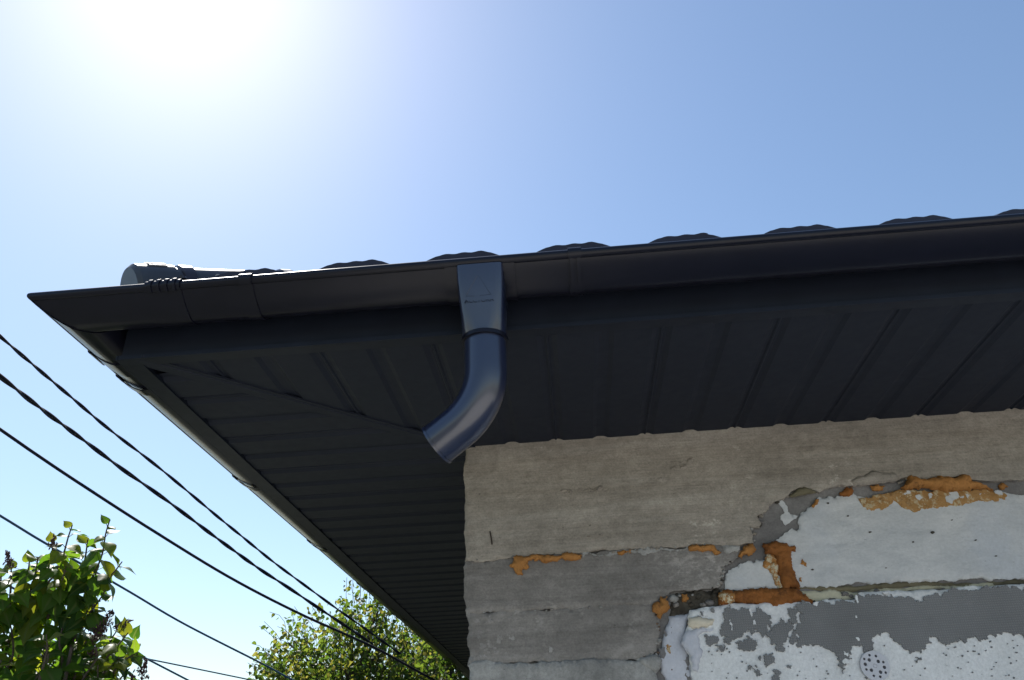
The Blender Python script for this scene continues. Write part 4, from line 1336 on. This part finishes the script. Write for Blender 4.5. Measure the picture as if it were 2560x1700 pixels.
# lower hidden part and main stems to the ground
for k in range(26):
    p = at(random.uniform(-330, 230), random.uniform(1730, 2100), random.uniform(3.1, 3.9))
    q = p - Vector((random.uniform(-.1, .1), random.uniform(-.1, .1), 0.35))
    shoot([p, (p + q) / 2 + rv() * 0.02, q], gap=0.06, smin=0.05)
pm.build('leaf_stalks', 'bark', lil)['kind'] = 'stuff'
lb = Vector(lil.location)
for k in range(6):
    tp = at(random.uniform(-50, 230), random.uniform(1560, 1690), random.uniform(3.3, 3.7))
    b3 = lb + Vector((random.uniform(-.2, .2), random.uniform(-.2, .2), 0))
    md = (tp + b3) / 2 + Vector((random.uniform(-.1, .1), random.uniform(-.1, .1), 0))
    P = spline([b3, md, tp], 0.06)
    m_ = MB()
    m_.tube(P, [0.016 - 0.010 * i / (len(P) - 1) for i in range(len(P))], 7)
    m_.build('stem', 'bark', lil, 50)
shapes = [leaf_mesh(HEART, 0.35, 0.22, 0.2, 0.05, 0.1), leaf_mesh(HEART, 0.75, 0.12, -0.3, 0.08, -0.1), leaf_mesh(HEART, 0.15, 0.45, 0.5, 0.10, 0.15), leaf_mesh(HEART, -0.25, 0.30, -0.4, 0.12, 0.0), leaf_mesh(HEART, 0.5, 0.05, 0.6, 0.06, -0.2)]
def rank_lil(it):
    u, v = in_view(it[0])
    vis = -60 < u < 460 and v < 1720
    return (0 if vis else 1, (it[0] - CAM).length)
LL.make(shapes, 'lilac', lil, rank_lil, 300)
def seed_head(tip, root, rad_, n):
    m_ = MB()
    m_.tube([root, (root + tip) / 2, tip], 0.0014, 4)
    ax = (tip - root)
    for k in range(n):
        f_ = random.uniform(0.1, 1.0)
        p = root + ax * f_ + rv() * rad_ * (1.05 - 0.75 * f_) * 0.5
        m_.tube([root + ax * max(0, f_ - 0.12), p], 0.0006, 3)
        d = (rv() * 0.6 + Vector((0, 0, 1))).normalized() * random.uniform(0.005, 0.008)
        m_.tube([p - d, p - d * 0.2, p + d], [0.0012, 0.0030, 0.0007], 5)
    m_.build('seed_head', 'seed', lil, 60)
for (x, y), (x2, y2), r_, n in (((940, 930), (860, 1140), 0.030, 70), ((1120, 1010), (950, 1090), 0.018, 26), ((840, 1060), (780, 1200), 0.030, 60), ((50, 420), (95, 570), 0.018, 36),
                                ((458, 295), (445, 400), 0.014, 22), ((1225, 1350), (1190, 1530), 0.028, 60), ((810, 1240), (760, 1340), 0.02, 26), ((1110, 1480), (1130, 1560), 0.014, 18)):
    seed_head(at(*r5(x, y), 3.32), at(*r5(x2, y2), 3.34), r_, n)

# tree helpers
def tree(name, label, base_px, dist, cz, rx, ry_, rz, ntwig, mat, leafsize, twl, spacing, seedv, shapes_, trunk_r, nfill, hang=0.8, droopy=0.3, top=None):
    random.seed(seedv)
    c = at(base_px[0], base_px[1], dist)
    root = Vector((c.x, c.y, 0))
    t_ = thing(name, label, 'tree', root)
    ctr = Vector((c.x, c.y, cz))
    tm = MB()
    H = cz + rz * 0.6
    P = [root + Vector((0.06 * math.sin(k * 1.3), 0.06 * math.cos(k * 1.7), H * k / 9)) for k in range(10)]
    tm.tube(P, [trunk_r * (1 - 0.085 * k) for k in range(10)], 10)
    tm.build('trunk', 'bark', t_, 50)
    lm = MB()
    LV = Leaves()
    for k in range(ntwig):
        d = rv().normalized()
        if d.z < -0.55:
            d.z *= -0.5
            d.normalize()
        rr = random.uniform(0.55, 1.0) ** 0.6
        bump_ = 0.86 + 0.30 * noise.noise(d * 2.3 + Vector((seedv, 0, 0)))
        tip = ctr + Vector((d.x * rx, d.y * ry_, d.z * rz)) * rr * bump_
        out_d = Vector((d.x, d.y, d.z * 0.6 + 0.55)).normalized()
        st = tip - out_d * twl * random.uniform(0.7, 1.3)
        md = (tip + st) / 2 + Vector((0, 0, 0.06)) + rv() * 0.02
        tip = tip + Vector((0, 0, -droopy * 0.15))
        Q = spline([tip, md, st], spacing)
        lm.tube(Q[::2] + [Q[-1]], 0.0022, 4)
        if k % 6 == 0:
            hh = root + Vector((0, 0, max(1.0, st.z - 0.9)))
            Qs = [st, (st + hh) / 2 + Vector((0, 0, 0.15)), hh]
            lm.tube(spline(Qs, 0.2), 0.012, 5)
        for i in range(1, len(Q)):
            dd = (Q[i - 1] - Q[i]).normalized()
            o_ = rv()
            o_ = (o_ - dd * o_.dot(dd)).normalized()
            ld = (o_ * 0.7 + dd * 0.4 + Vector((0, 0, -hang * random.uniform(0.4, 1.3)))).normalized()
            LV.add(Q[i] + o_ * 0.018, ld, (o_ + rv() * 0.6).normalized(), leafsize * random.uniform(0.65, 1.2), random.randrange(2))
    for k in range(nfill):
        d = rv().normalized() * random.uniform(0.2, 0.9) ** 0.5
        p = ctr + Vector((d.x * rx, d.y * ry_, d.z * rz)) * 0.85
        LV.add(p, (rv() * 0.6 + Vector((0, 0, -hang))).normalized(), rv().normalized(), leafsize * random.uniform(0.7, 1.3), random.randrange(2))
    lm.build('branches', 'bark', t_, 50)['kind'] = 'stuff'
    def rank(it):
        u, v = in_view(it[0])
        vis = 500 < u < 1150 and v < 1700 and (v - 1640 < (u - 1107) * 0.87 + 120)
        return (0 if vis else 1, (it[0] - CAM).length)
    LV.make(shapes_, mat, t_, rank, 300)
    return t_
ov = [leaf_mesh(OVATE, 0.25, 0.12, 0.3), leaf_mesh(OVATE, 0.6, 0.35, -0.5)]
tree('broadleaf_tree', 'sunlit yellow green broadleaf tree below the receding eave', (885, 1700), 8.6, 2.05, 1.52, 1.25, 1.68, 820, 'birch', 0.056, 0.55, 0.040, 5, ov, 0.09, 5200)
tree('leafy_tree', 'dark green tree half hidden behind the far end of the eave', (1120, 1700), 10.6, 2.4, 1.15, 1.1, 1.95, 420, 'dark_leaf', 0.055, 0.5, 0.040, 9, ov, 0.10, 2600, 0.9)
